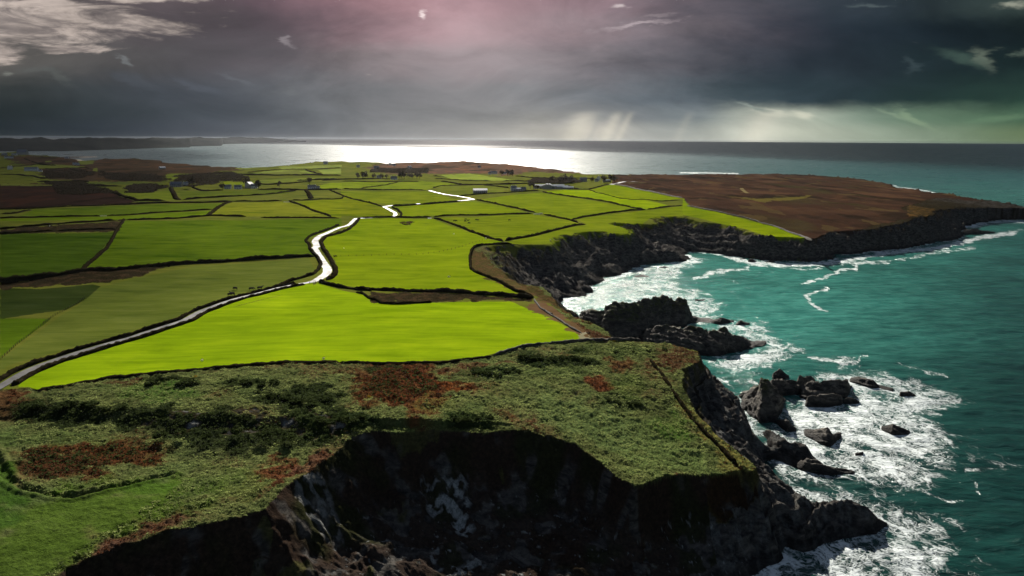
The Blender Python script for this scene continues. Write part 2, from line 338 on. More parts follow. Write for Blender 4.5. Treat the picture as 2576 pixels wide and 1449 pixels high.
fields = [
 (c4((155,375),(210,397),(560,345),(900,298),(1600,246),(1932,243))+c5((300,236),(600,228),(800,210),(930,172),(1100,138),(1310,118),(1365,108),(1310,60),(1200,-5))+nn((180,320),(20,245))+c2((1280,1278),(1000,1275),(450,1308),(230,1290),(180,1240),(0,1205))+q5((1650,540),(1590,512),(1480,580),(1000,720),(400,880),(0,980))+c4((1080,15),(800,112),(400,240)), (.215,.300,.0045)),
 (c4((1060,8),(800,98),(550,168),(300,250),(120,340),(100,375),(155,378),(400,245),(800,118),(1090,20)), (.215,.300,.0045)),
 (c2((120,670),(20,740))+c1((2470,800),(2430,850))+q5((1690,0),(1830,170),(1900,60))+c2((150,760),(200,680)), (.175,.225,.005)),
 (q5((1830,60),(1860,300),(1880,400),(1700,480),(1900,540),(2300,600))+c2((0,1175),(400,1192),(900,1205),(1330,1225),(1200,1140),(1050,1080),(975,1030),(965,940),(985,865),(1300,845),(1230,840),(1100,815),(1000,770),(690,660),(130,660),(0,760),(0,800)), (.175,.225,.005)),
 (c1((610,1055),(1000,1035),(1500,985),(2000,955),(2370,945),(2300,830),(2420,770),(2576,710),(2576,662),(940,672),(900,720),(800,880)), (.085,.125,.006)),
 (c1((0,1125),(300,1090),(600,1050),(700,960),(870,770),(0,772)), (.050,.082,.006)),  # this and other left fields darkened, left-side shade put into the colour
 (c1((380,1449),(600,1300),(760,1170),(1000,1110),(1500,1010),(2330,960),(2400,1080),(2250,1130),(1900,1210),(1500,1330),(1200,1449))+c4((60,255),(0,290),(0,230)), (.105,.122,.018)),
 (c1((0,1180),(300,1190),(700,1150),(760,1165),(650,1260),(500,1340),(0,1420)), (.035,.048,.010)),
 (c4((0,-5),(290,-5),(200,60),(90,140),(0,220)), (.075,.12,.006)),
 (c1((0,680),(900,665),(1560,645),(1590,595),(1200,615),(800,640),(400,650),(0,668)), (.11,.155,.006)),
 (c1((150,640),(250,590),(1000,560),(1700,538),(1600,585),(1200,606),(800,630)), (.09,.125,.008)),
 (c1((1590,640),(1630,590),(1750,540),(2140,528),(2260,560),(2480,648)), (.16,.165,.012)),
 (c1((2230,528),(2576,508),(2576,650),(2500,648),(2400,605)), (.155,.175,.006)),
 (c2((0,485),(310,568),(370,610),(380,645),(0,640)), (.155,.170,.006)),
 (c1((840,445),(1050,465),(1300,440),(1330,515),(1050,512)), (.125,.15,.012)),
 (c1((1340,440),(1500,448),(2240,445),(2150,470),(1500,510),(1370,512)), (.10,.12,.012)),
 (c2((0,450),(640,452),(900,515),(600,540),(350,550),(240,540),(0,480)), (.15,.175,.008)),
 (c2((350,560),(900,532),(1000,525),(1200,562),(1430,618),(900,630),(450,645),(450,610)), (.16,.20,.005)),
 (c2((1020,510),(1500,460),(1800,508),(2290,585),(1740,665),(1400,595)), (.16,.195,.006)),
 (c2((720,655),(1450,622),(1700,670),(1800,695),(1600,740),(1230,828),(1100,800)), (.145,.175,.006)),
 (c2((1240,840),(1600,750),(1860,700),(1760,665),(2300,592),(2576,562),(2576,640),(2330,650),(2180,770),(1600,850),(1300,850)), (.155,.185,.007)),
 (c2((1530,455),(1700,440),(1860,440),(2100,490),(2350,530),(2480,560),(2310,582),(2100,550),(1800,500)), (.21,.275,.003)),
 (c2((1880,438),(2040,405),(2200,428),(2400,475),(2576,510),(2400,525),(2200,518)), (.17,.21,.004)),
 (c3((0,500),(60,575),(300,620),(700,720),(960,815),(640,790),(500,745),(300,695),(0,630)), (.17,.215,.004)),
 (c2((750,330),(950,315),(1300,365),(1150,370),(850,362)), (.24,.28,.035)),
 (c2((0,385),(150,378),(430,388),(150,428),(0,432)), (.165,.20,.012)),
 (c2((430,385),(600,370),(870,395),(700,425),(640,440),(180,432)), (.165,.20,.012)),
 (c2((700,440),(760,415),(1000,410),(1230,425),(1230,455),(880,482)), (.13,.145,.016)),
 (c1((600,378),(1280,388),(1200,400),(700,400)), (.10,.12,.02)),
 (c1((1240,320),(1600,312),(1590,322),(1340,335),(1320,360),(1260,350)), (.17,.20,.02)),
 (c1((1700,275),(1950,268),(1850,285),(1700,298)), (.20,.22,.04)),
 (c1((1860,325),(2000,300),(2300,292),(2385,325),(1900,328)), (.21,.24,.04)),
 (c1((2400,290),(2576,280),(2576,320),(2440,322)), (.21,.24,.04)),
 (c1((2140,290),(2100,270),(2576,250),(2576,270)), (.20,.22,.04)),
 (c1((1850,378),(1990,362),(2500,345),(2576,355),(2200,380),(1920,395)), (.17,.19,.025)),
 (c1((1640,400),(1700,375),(1850,385),(1850,410)), (.17,.20,.012)),
 (c1((2380,415),(2500,385),(2576,388),(2576,430),(2400,430)), (.19,.23,.01)),
]
F_default = (.082, .092, .014)
#        cx   cy   rx  ry  ang  colour  weight   (patches of plants in the rough ground)
patches = [
 (990, 960, 95, 62, 0, (.105,.034,.014), .95), (1060, 985, 60, 70, 0, (.11,.036,.016), .9), (1150, 975, 48, 14, 0, (.15,.045,.014), .9), (1230, 985, 50, 18, 0, (.11,.045,.02), .8),
 (1510, 968, 32, 20, 0, (.13,.042,.02), .9), (1560, 915, 35, 16, 0, (.11,.045,.02), .7), (1690, 900, 60, 30, 0, (.085,.050,.026), .9), (1290, 1040, 60, 22, .1, (.085,.045,.02), .7), (1340, 1050, 50, 20, .3, (.10,.05,.03), .7),
 (240, 1130, 175, 38, -.08, (.075,.030,.012), .98), (130, 1165, 110, 34, 0, (.050,.024,.012), .95), (230, 1195, 60, 22, 0, (.07,.034,.014), .8),
 (680, 1180, 60, 34, -.3, (.12,.034,.018), .95), (780, 1150, 70, 20, -.4, (.10,.045,.03), .8), (620, 1225, 80, 22, -.35, (.085,.042,.024), .8),
 (400, 1310, 120, 22, -.35, (.085,.040,.026), .9), (250, 1400, 110, 30, -.5, (.075,.036,.026), .9), (20, 1010, 60, 34, 0, (.075,.036,.018), .9), (60, 1035, 60, 16, 0, (.05,.03,.015), .8), (330, 960, 50, 10, 0, (.075,.04,.02), .7),
 (1180, 925, 110, 9, -.05, (.11,.055,.03), .7), (900, 935, 80, 10, 0, (.09,.06,.025), .6), (560, 985, 30, 12, 0, (.07,.05,.02), .5),
 # dark gorse and scrub
 (430, 962, 70, 14, .05, (.018,.026,.008), .95), (160, 1035, 140, 26, .05, (.014,.020,.008), .97), (450, 1050, 200, 30, .05, (.016,.024,.010), .9), (620, 968, 70, 14, 0, (.02,.028,.010), .85), (760, 1000, 120, 28, 0, (.018,.026,.010), .9),
 (600, 1080, 230, 34, .03, (.016,.022,.010), .92), (820, 1050, 110, 30, 0, (.018,.028,.010), .9), (880, 1062, 80, 20, 0, (.018,.028,.010), .9), (520, 1120, 90, 20, 0, (.02,.026,.012), .7),
 (1180, 1055, 60, 16, .05, (.018,.030,.010), .9), (1250, 944, 80, 15, 0, (.016,.028,.010), .95), (1350, 910, 60, 13, 0, (.016,.026,.010), .95), (1440, 912, 65, 13, .05, (.016,.024,.010), .95), (1330, 885, 60, 8, 0, (.02,.032,.012), .8),
 (1460, 884, 50, 8, 0, (.018,.030,.010), .9), (1600, 885, 90, 12, .05, (.024,.038,.012), .8), (1570, 1010, 60, 24, 0, (.026,.036,.014), .8), (1690, 1000, 50, 16, .4, (.025,.036,.014), .7), (950, 925, 60, 8, 0, (.02,.03,.01), .8), (1520, 1080, 40, 10, -.2, (.03,.045,.016), .6), (1690,1095,30,14,0,(.022,.045,.012),.7),
 # fresh greens
 (400, 985, 90, 22, 0, (.055,.105,.020), .9), (90, 1090, 170, 20, 0, (.045,.075,.020), .7), (1640, 1120, 160, 70, .3, (.105,.150,.045), .85), (1360, 1010, 160, 50, .15, (.105,.130,.045), .7), (1480, 1060, 150, 50, .4, (.095,.135,.045), .8),
 (1700, 1080, 60, 30, .4, (.055,.115,.016), .7), (560, 1220, 130, 44, -.3, (.060,.088,.022), .8), (460, 1250, 90, 30, -.2, (.055,.090,.022), .6), (200, 1300, 320, 70, -.25, (.048,.082,.012), .95), (60, 1400, 200, 70, -.3, (.046,.076,.012), .95), (380, 1225, 70, 20, 0, (.038,.075,.010), .8), (0, 1230, 60, 90, 0, (.03,.065,.010), .9),
 (1580, 975, 40, 30, 0, (.055,.09,.018), .5), (1090, 1020, 60, 20, 0, (.11,.12,.03), .5),
 (1850, 1150, 40, 30, .8, (.14,.13,.035), .8),
]
coast_pale = unp(c6((0,475),(100,590),(200,700),(320,820),(360,850),(480,880)))

def relief(x, y):
    far = sstep(np.hypot(x, y), 1500, 4000)
    r = fbm(x, y, 85, 2, 1)*(1.6+5*far) + fbm(x, y, 24, 2, 5)*.40
    return r
def ground_z(x, y):
    x = np.atleast_1d(np.asarray(x, float)); y = np.atleast_1d(np.asarray(y, float))
    return H0(x, y)+relief(x, y)

# ------------------------------------------------------------------ land mesh
def polar(rad, az):
    AA, RR = np.meshgrid(az, rad)
    return RR*np.sin(AA), RR*np.cos(AA)
def rsteps(r, end, fn):
    out = [r]
    while r < end:
        r *= 1+fn(r); out.append(r)
    return np.array(out)
rad = rsteps(58, 8200, lambda r: .0021 if r < 330 else (.0028 if r < 1500 else .0042))
az = np.linspace(R(-52), R(50), 1420)
X, Y = polar(rad, az)
print('land grid', X.shape)
dist = np.hypot(X, Y)
wsc = np.clip(dist/260, .6, 5)
w_a = fbm(X, Y, 9, 3, 11)*2.2*wsc + fbm(X, Y, 28, 2, 12)*2.0*wsc; w_b = fbm(X, Y, 9, 3, 21)*2.2*wsc + fbm(X, Y, 28, 2, 22)*2.0*wsc
edge_far = sstep(dist, 900, 2500)
Xw = X+w_a*.55; Yw = Y+w_b*.55
inT = pip(wT, Xw, Yw)
inW = pip(wW, X+w_a*.9, Y+w_b*.9) | inT
h0 = H0(X, Y); Z = h0+relief(X, Y)
mid = inW & ~inT
dT = pdist(wT, Xw[mid], Yw[mid], True); dW = pdist(wW, X[mid]+w_a[mid]*.9, Y[mid]+w_b[mid]*.9, True)
xm, ym, hm, rm = X[mid], Y[mid], Z[mid], dist[mid]
t = dT/(dT+dW+1e-6)
k = np.clip(rm/260, .7, 3.0)
rib = fbm(xm*1.0+ym*.35, ym*.6-xm*.2, 16*1.0, 4, 31, .6)
t2 = np.clip(t+.16*rib*np.minimum(1, 6*t*(1-t)+.0), 0, 1)
pa = np.interp(t2, [0,.10,.30,.48,.62,.8,.92,1], [1,.86,.62,.46,.30,.13,.06,-.03])     # stepped face
pd_ = np.interp(t2, [0,.05,.12,.22,.42,.7,.92,1], [1,.80,.56,.42,.29,.15,.05,-.03])           # steep headwall of the near cove
bw_ = sstep(-ym, -265, -235)*sstep(-xm, -80, -55)
pa = pa*(1-bw_)+pd_*bw_
pb = np.interp(t2, [0,.15,.4,.6,.8,.93,1], [1,.93,.76,.56,.30,.10,-.04])               # rounded shoulder
pc = np.interp(t2, [0,.2,.5,.8,.95,1], [1,.84,.52,.22,.08,-.04])
wb = sstep(xm, 75, 120)*sstep(-ym, -330, -200)
wc = sstep(ym, 700, 850)*sstep(xm, 150, 400)
prof = pa*(1-wb)+pb*wb; prof = prof*(1-wc)+pc*wc
# tilted beds of rock: sharp ridges running obliquely down the face
ca, sa = math.cos(.9), math.sin(.9)
s1 = xm*ca+ym*sa; s2 = -xm*sa+ym*ca
bed = lambda L, W, sd_: 1-np.abs(perlin(s1/W+.4*perlin(xm/14, ym/14, sd_+3), s2/L, sd_))*2.6
env = np.clip(np.minimum(t*7, (1-t)*5), 0, 1)
crag = (bed(26, 5.5, 41)-.4)*2.0 + (bed(12, 2.6, 43)-.4)*1.1 + (bed(6, 1.3, 45)-.4)*.5
big = fbm(xm, ym, 34, 3, 47)*5
wc2 = np.clip((rm-450)/500, 0, 1)
crag = crag*(1-wc2)+wc2*((bed(60, 16, 48)-.4)*4.5+(bed(28, 7, 49)-.4)*2.4)
bayf = 1-.55*sstep(-ym, -265, -235)*sstep(-xm, -80, -55)
zc = hm*prof + env*bayf*(crag*.7*(.55+.2*k*.5) + big*(0.9)*np.minimum(1, hm/30))
def ledges(x, y, z, L, amp, tx=.35, ty=.9, sd_=0):
    q_ = (z+tx*x+ty*y*.5+fbm(x, y, L*6, 3, 301+sd_)*L*1.3)/L
    fr_ = q_-np.floor(q_); return amp*L*(np.where(fr_ < .82, fr_/.82, (1-fr_)/.18)-.5)
lw = env*bayf**1.3
zc = zc+lw*(ledges(xm, ym, zc, 5.5*k, .50)+ledges(xm, ym, zc, 1.9*k, .45, .6, .5, 3)+ledges(xm, ym, zc, .8*k, .4, -.3, .8, 6))
zc = np.where(t > .93, np.minimum(zc, 4*(1-t)/.07*1.2-.6+crag*.3), zc)
Z[mid] = zc
Z[~inW] = -6
# masks
px, py = proj(X, Y, h0)
wx_ = fbm(X, Y, 12, 3, 51); wy_ = fbm(X, Y, 12, 3, 53)
sc_px = np.clip(FD/dist, .3, 8)
pxr = px+wx_*sc_px*6.0; pyr = py+wy_*sc_px*2.6
cover = np.empty(X.shape+(3,), f32); cover[:] = F_default
land = inT
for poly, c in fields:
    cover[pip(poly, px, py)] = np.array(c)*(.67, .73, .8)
farm = sstep(dist, 450, 900)
vg = S_road[3:13]
cover[pip(vg+[(x+3, y+17) for x, y in vg[::-1]], px, py)] = np.array((.215,.300,.0045))*(.67, .73, .8)
gv = 1+.26*farm*fbm(X, Y*.5, 70, 4, 209)+.20*fbm(X, Y*1.5, 75, 3, 201)*(1-farm)+.12*fbm(X*.8, Y, 28, 4, 207)+.10*fbm(X*.4, Y*1.6, 9, 3, 203)-.38*sstep(fbm(X*.45+Y*.1, Y*1.3, 42, 4, 205), .10, .55)*sstep(-X, 60, 220)*sstep(Y, 330, 420)  # tone noise, plus dark bands on the left painting slope shade into the cover
cover[..., 0] *= 1+(gv-1)*1.3; cover[..., 1] *= gv; cover[..., 2] *= gv
rough = np.zeros(X.shape, f32)
tt = np.zeros(X.shape, f32); tt[mid] = t
heath = pip(P_heath, pxr, pyr)
hn = fbm(X, Y*.45, 110, 4, 61); hn2 = fbm(X, Y*.5, 45, 4, 63)
def mixc(msk, col_, w=1.0):
    w = (np.asarray(w)*msk.astype(f32))[..., None] if not np.isscalar(w) else msk.astype(f32)[..., None]*w
    cover[:] = cover*(1-w)+np.array(col_, f32)*w
mixc(heath, (.036,.020,.013)); rough[heath] = .7
mixc(heath, (.066,.036,.020), sstep(hn, -.05, .3)*.85); mixc(heath, (.015,.011,.008), sstep(fbm(X+Y*.3, Y*.55, 85, 5, 65, .62), .0, .30)*.85); mixc(heath, (.040,.036,.014), sstep(-hn, .15, .45)*.6); mixc(heath & (hn2 < -.30), (.070,.050,.020), .6)
hr = pip(c3((1640,575),(1900,500),(2250,520),(2600,545),(2900,600),(2600,660),(2100,780),(1850,720),(1500,745),(1300,740),(1500,690),(1750,650)), pxr, pyr) & heath
mixc(hr, (.016,.014,.009), .9)
mixc(pip(c3((300,480),(600,500),(900,490),(1000,480),(900,510),(600,535),(450,500)), pxr, pyr), (.10,.085,.018), .7)
mixc(pip(c3((1700,560),(1900,590),(1880,640),(1700,650)), pxr, pyr), (.10,.058,.018), .7)
for fh, cc_ in ((P_fheath, (.045,.030,.018)), (P_fheath2, (.085,.052,.034)), (P_fheath3, (.085,.052,.034)), (P_moor, (.024,.014,.010))):
    mk = pip(fh, px+wx_*22+hn*40, py+wy_*5+hn2*4)
    mixc(mk, cc_); rough[mk] = .6
    mixc(mk, (cc_[0]*1.7, cc_[1]*1.3, cc_[2]*1.1), .7*sstep(hn2, .0, .3)); mixc(mk, (cc_[0]*.4, cc_[1]*.5, cc_[2]*.5), .8*sstep(hn, .05, .3))
# small enclosed pastures in the far moor
for pl in (q1((160,480),(560,440),(1280,470),(1270,490),(850,500),(160,505)), q1((40,570),(430,570),(430,585),(40,590)), q1((500,620),(700,600),(700,650),(500,660)), q1((0,735),(780,745),(780,760),(0,765)), q1((1400,510),(1460,500),(1480,550),(1400,540)), q1((690,390),(780,380),(780,410),(690,412)), q1((1190,390),(1420,395),(1400,440),(1200,445)), q1((480,680),(1100,680),(1100,696),(520,696)),
           q2((1050,600),(1900,535),(2150,590),(1500,600))):
    mk = pip(pl, px, py); mixc(mk, (.10,.115,.022)); rough[mk] = .1
mixc(pip(q1((1130,358),(1400,352),(1420,378),(1180,384)), px, py), (.42,.38,.30))
rg = pip(P_rough, px+wx_*sc_px*.8, py+wy_*sc_px*.35)
n6 = fbm(X, Y, 22, 4, 71); n7 = fbm(X, Y, 7, 3, 73)
mixc(rg, (.080,.092,.032)); rough[rg] = 1
mixc(rg, (.105,.082,.034), sstep(n6, .05, .35)*.7); mixc(rg, (.070,.105,.032), sstep(-n6, .1, .35)*.6)
for cx, cy, rx, ry, an, cc_, wgt in patches:
    ca_, sa_ = math.cos(an), math.sin(an)
    qx = ((pxr-cx)*ca_+(pyr-cy)*sa_)/rx; qy = (-(pxr-cx)*sa_+(pyr-cy)*ca_)/ry
    w_ = sstep(-(qx*qx+qy*qy)-n7*1.5, -1.7, -.35)*wgt*rg
    mixc(np.ones_like(rg), cc_, w_)
smooth_grass = pip(c4((-50,860),(60,925),(150,975),(300,1003),(420,1003),(600,955),(800,905),(950,855),(1010,900),(950,1010),(860,1060),(760,1120),(600,1200),(420,1310),(200,1449),(-400,1700)), pxr, pyr)
rough[smooth_grass & rg] = .5
# scrub islands inside the pastures
for pl in (c2((200,1225),(450,1215),(900,1222),(1440,1252),(1440,1270),(900,1270),(700,1285),(450,1298),(300,1294),(225,1275)), c1((0,1125),(300,1100),(600,1062),(1000,1042),(1300,1015),(1000,1100),(700,1140),(0,1190)), c1((0,735),(880,680),(935,672),(890,760),(0,772)),
           q3((900,1195),(1000,1180),(1080,1200),(1080,1225),(980,1235),(900,1225))):
    mk = pip(pl, pxr, pyr); mixc(mk, (.026,.021,.011)); rough[mk] = .9
    mixc(mk & (n7 > .1), (.055,.034,.018), .6)
# rust and grass shoulders creeping over the cliff edge
mk = pip(c2((990,868),(975,940),(978,1030),(1050,1080),(1300,1200),(1450,1245),(1850,1449),(2100,1449),(1700,1290),(1400,1160),(1150,1010),(1080,900)), pxr, pyr)
mixc(mk, (.055,.046,.016)); mixc(mk & (n7 > .05), (.085,.048,.024), .7)
mk = pip(nn((180,330),(400,420),(600,520),(700,600),(700,640),(900,640),(1010,625),(800,560),(560,400),(250,220)), pxr, pyr)
mixc(mk, (.085,.048,.026), .9)
mk = pip(nn((700,560),(740,600),(870,640),(700,650)), pxr, pyr); mixc(mk, (.20,.19,.12), .8)
dpale = pdist(coast_pale, X, Y)
w_ = sstep(-np.abs(dpale-2.2), -2.0, -.6)*sstep(n7, -.5, .2)*(rg | mid)*(tt < .12)*.85
mixc(np.ones_like(rg), (.165,.145,.040), w_)
dpath = pdist(coast_pale[:-1], X, Y)
w_ = sstep(-dpath, -1.1, -.4)*.9
mixc(np.ones_like(rg), (.035,.022,.014), w_)
Z -= sstep(-dpath, -1.4, -.3)*.7*land
# terrace bank sweeping round the hollow, lower left
bank = unp(c4((-60,700),(0,830),(60,920),(150,970),(300,1002),(420,1002),(600,952),(800,902),(960,852)))
db = pdist(bank, X, Y)
Z += (sstep(-np.abs(db-2.0), -1.6, 0)*.55-sstep(-db, -1.8, 0)*.6)*rg
# the broken scarp facing the camera, and the hollow below it
scarp = unp([(-200,1010),(40,1016),(200,1020),(330,1026),(450,1034),(640,1040),(760,1040),(900,1056)])
ds = pdist(scarp, X, Y)
front = Y < np.interp(X, *(scarp[np.argsort(scarp[:, 0])].T))
Z += np.where(front, -2.0*sstep(ds, 0, 9)+2.0*sstep(ds, 22, 60), 0)*rg
rock_near = pip([(330,1030),(520,1032),(700,1030),(860,1045),(870,1085),(640,1075),(420,1068),(330,1060)], pxr, pyr) & (n7 > .12) & rg
# hummocks
nr = (dist < 420) & inW
hx, hy = X[nr], Y[nr]
hum = (fbm(hx, hy, 2.4, 3, 81, .65)*.70 + fbm(hx, hy, 6.5, 2, 83)*.75)
Z[nr] += hum*rough[nr]*np.where(land[nr], 1, .25)
fr = (dist >= 420) & (rough > .3) & inT
Z[fr] += (fbm(X[fr], Y[fr], 14, 3, 85)*1.2+fbm(X[fr], Y[fr]*.7, 70, 3, 87)*5)*rough[fr]
rockm = np.zeros(X.shape, f32)
rn = fbm(X, Y, 8, 3, 91)
rockm[mid] = sstep(t+rn[mid]*.30, .04, .16)
rockm[rock_near] = .85; rockm[hr & (rn > -.05)] = .8
edge_mk = mid & (tt < .3)
mixc(edge_mk & (dist < 420), (.044,.038,.018), .85)
# olive turf and rust on the shoulder of the near point
mk = pip(c6((-150,860),(0,872),(200,878),(350,840),(470,870),(600,945),(640,1000),(400,1010),(0,1060),(-300,1080)), pxr, pyr) & mid & (tt+.25*n7 < .30)
rockm[mk] = np.minimum(rockm[mk], sstep(n7[mk], .05, .5)*.6); mixc(mk, (.050,.040,.014)); mixc(mk, (.026,.014,.010), sstep(n6+n7*.6, .25, -.25)*.85)
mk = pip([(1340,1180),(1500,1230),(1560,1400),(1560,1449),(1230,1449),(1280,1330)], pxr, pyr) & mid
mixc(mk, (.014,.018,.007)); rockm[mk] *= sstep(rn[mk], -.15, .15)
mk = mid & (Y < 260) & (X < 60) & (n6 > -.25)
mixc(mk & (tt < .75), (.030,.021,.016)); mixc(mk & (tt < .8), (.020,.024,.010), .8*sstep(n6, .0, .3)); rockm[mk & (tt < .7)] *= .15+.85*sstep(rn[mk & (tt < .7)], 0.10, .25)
lich = (.55*rock_near*sstep(n7, .2, .5)).astype(f32)
for cx, cy, rx, ry, wgt in ((1130,1130,60,24,1), (1160,1160,34,16,1), (1060,1115,22,10,.8), (945,1205,22,8,1), (1100,1305,26,26,.9), (1080,1320,40,20,.7), (1200,1310,30,30,.8), (1020,1330,60,16,.6), (1300,1285,26,16,.8), (1310,1310,18,22,.8), (1000,1380,60,16,.5), (1130,1250,50,8,.7), (1180,1240,30,10,.7), (1080,1220,16,12,.7), (800,1200,50,40,.4),(1300,1350,30,18,.5)):
    d2 = ((pxr-cx)/rx)**2+((pyr-cy)/ry)**2
    lich = np.maximum(lich, (sstep(-d2, -1.4, -.3)*wgt*mid*sstep(fbm(X, Y, 3.2, 3, 97), -.12, .10)).astype(f32))
bayz = mid & (Y < 250) & (X < 75)
fl = fbm(X, Y, 2.0, 3, 98, .65)
lich = np.maximum(lich, .9*sstep(fl, .34, .46)*bayz*sstep(tt, .06, .25)*sstep(n6, -.35, .1)).astype(f32)
lowr = pip([(700,1449),(900,1370),(1100,1345),(1290,1390),(1420,1320),(1560,1330),(1620,1449),(1700,1700),(600,1700)], pxr, pyr) & mid
lich = np.maximum(lich, .34*lowr*sstep(fbm(X, Y, 5, 4, 99, .65), -.3, .25)).astype(f32)
lich = np.maximum(lich, .22*(mid & (dist < 430) & (X > 60))*sstep(fbm(X, Y, 3.5, 4, 100, .65), -.05, .3)*sstep(tt, .1, .3)).astype(f32)
rockm = np.maximum(rockm, sstep(lich, 0, .2))

keepv = Z > -5.5
keepq = keepv[:-1, :-1] | keepv[1:, :-1] | keepv[:-1, 1:] | keepv[1:, 1:]
nR, nA = X.shape
idx = np.arange(nR*nA).reshape(nR, nA)
quads = np.stack([idx[:-1, :-1], idx[:-1, 1:], idx[1:, 1:], idx[1:, :-1]], -1)[keepq][:, ::-1]
used = np.zeros(nR*nA, bool); used[quads.ravel()] = True
remap = np.cumsum(used)-1
V = np.stack([X, Y, Z], -1).reshape(-1, 3)[used]
quads = remap[quads]

# ------------------------------------------------------------------ materials
def mat(name):
    mt = bpy.data.materials.new(name); mt.use_nodes = True
    n = NT(mt.node_tree)
    b = n.n('ShaderNodeBsdfPrincipled'); o = n.n('ShaderNodeOutputMaterial')
    n.t.links.new(b.outputs[0], o.inputs[0])
    return mt, n, b
def bump(n, b, hgt, strength, distance):
    bp = n.n('ShaderNodeBump'); n.put(bp.inputs['Height'], hgt); n.put(bp.inputs['Strength'], strength); bp.inputs['Distance'].default_value = distance
    n.t.links.new(bp.outputs[0], b.inputs['Normal']); return bp
def attr(n, name, fac=False):
    a = n.n('ShaderNodeAttribute', attribute_name=name); return a.outputs['Fac' if fac else 'Color']
def rock_color(n, pos):
    st_ = n.v('MULTIPLY', pos, (1.0, 1.0, 2.6))
    a = n.noise(st_, .22, 7, .68, .5); b_ = n.noise(pos, 1.1, 6, .7, .2)
    c = n.ramp(a, [(.30, (.011,.011,.012)), (.46, (.046,.043,.041)), (.60, (.105,.098,.088)), (.80, (.19,.18,.165))])
    return n.mix(n.ss(b_, .55, .72), c, (.07,.073,.07)), a, b_
M_land, n, b = mat('land')
pos = n.n('ShaderNodeNewGeometry').outputs['Position']
cov = attr(n, 'cover'); rk = attr(n, 'rockm', True); rgh = attr(n, 'rough', True); lc = attr(n, 'lichen', True)
g1 = n.noise(n.v('MULTIPLY', pos, (1.0, 2.4, 1.0)), .035, 6, .62, .3)
g2 = n.noise(pos, .9, 5, .7)
g3 = n.noise(n.v('MULTIPLY', pos, (.25, 3.0, 1.0)), .10, 5, .6, .8)
sm = n.m('ADD', n.m('MULTIPLY', g1, .55), n.m('MULTIPLY', g3, .45))
smf = n.ramp(sm, [(.32, (.60,.66,.60)), (.5, (1,1,1)), (.68, (1.38,1.26,1.6))])
rof = n.ramp(g2, [(.28, (.38,.38,.42)), (.5, (.95,.95,.95)), (.72, (1.75,1.65,1.5))])
cv_ = n.mix(1.0, cov, n.mix(rgh, smf, rof), 'MULTIPLY')
rc, ra, rb_ = rock_color(n, pos)
rc = n.mix(lc, rc, n.mix(n.ss(rb_, .35, .6), (.12,.14,.14), (.36,.38,.37)))
nz = n.sep(n.n('ShaderNodeNewGeometry').outputs['Normal'])[2]
ledge = n.m('MULTIPLY', n.ss(n.m('ADD', n.m('SUBTRACT', nz, .08), n.m('MULTIPLY', n.m('SUBTRACT', ra, .5), .8)), .72, .90), n.m('MULTIPLY', n.ss(n.sep(pos)[2], 15, 25), n.m('SUBTRACT', 1.0, lc)))
rc = n.mix(ledge, rc, n.mix(n.ss(g2, .4, .6), (.018,.020,.008), (.034,.022,.012)))
wet = n.ss(n.sep(pos)[2], 4.5, 1.5)
rc = n.mix(n.m('MULTIPLY', wet, .6), rc, (.010,.010,.011))
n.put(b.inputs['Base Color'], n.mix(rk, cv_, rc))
n.put(b.inputs['Roughness'], n.mix(rk, (.95,)*3, (.72,)*3))
b.inputs['Specular IOR Level'].default_value = .0
f1 = n.noise(pos, 1.6, 5, .7); f2 = n.noise(n.v('MULTIPLY', pos, (1, 1, 2.2)), .55, 8, .72, .4)
hgt = n.mix(rk, n.m('MULTIPLY', f1, n.m('ADD', .12, n.m('MULTIPLY', rgh, 1.1))), n.m('MULTIPLY', f2, 3.2))
bump(n, b, hgt, .9, .8)

M_rock, n, b = mat('sea_rock')
pos = n.n('ShaderNodeNewGeometry').outputs['Position']
rc, ra, rb_ = rock_color(n, pos)
mossy = n.m('MULTIPLY', n.ss(n.sep(pos)[2], 8, 13), n.ss(ra, .40, .55))
nz = n.sep(n.n('ShaderNodeNewGeometry').outputs['Normal'])[2]
rc = n.mix(1.0, rc, (1.15, 1.10, 1.0), 'MULTIPLY')
rc = n.mix(n.m('MULTIPLY', mossy, n.ss(nz, .35, .7)), rc, (.050,.058,.014))
rc = n.mix(n.m('MULTIPLY', n.ss(n.sep(pos)[2], 3.5, 1.0), .7), rc, (.008,.008,.009))
n.put(b.inputs['Base Color'], rc); b.inputs['Roughness'].default_value = .65; b.inputs['Specular IOR Level'].default_value = .08
bump(n, b, n.noise(n.v('MULTIPLY', pos, (1, 1, 2.5)), .7, 8, .7, .4), .9, 2.0)

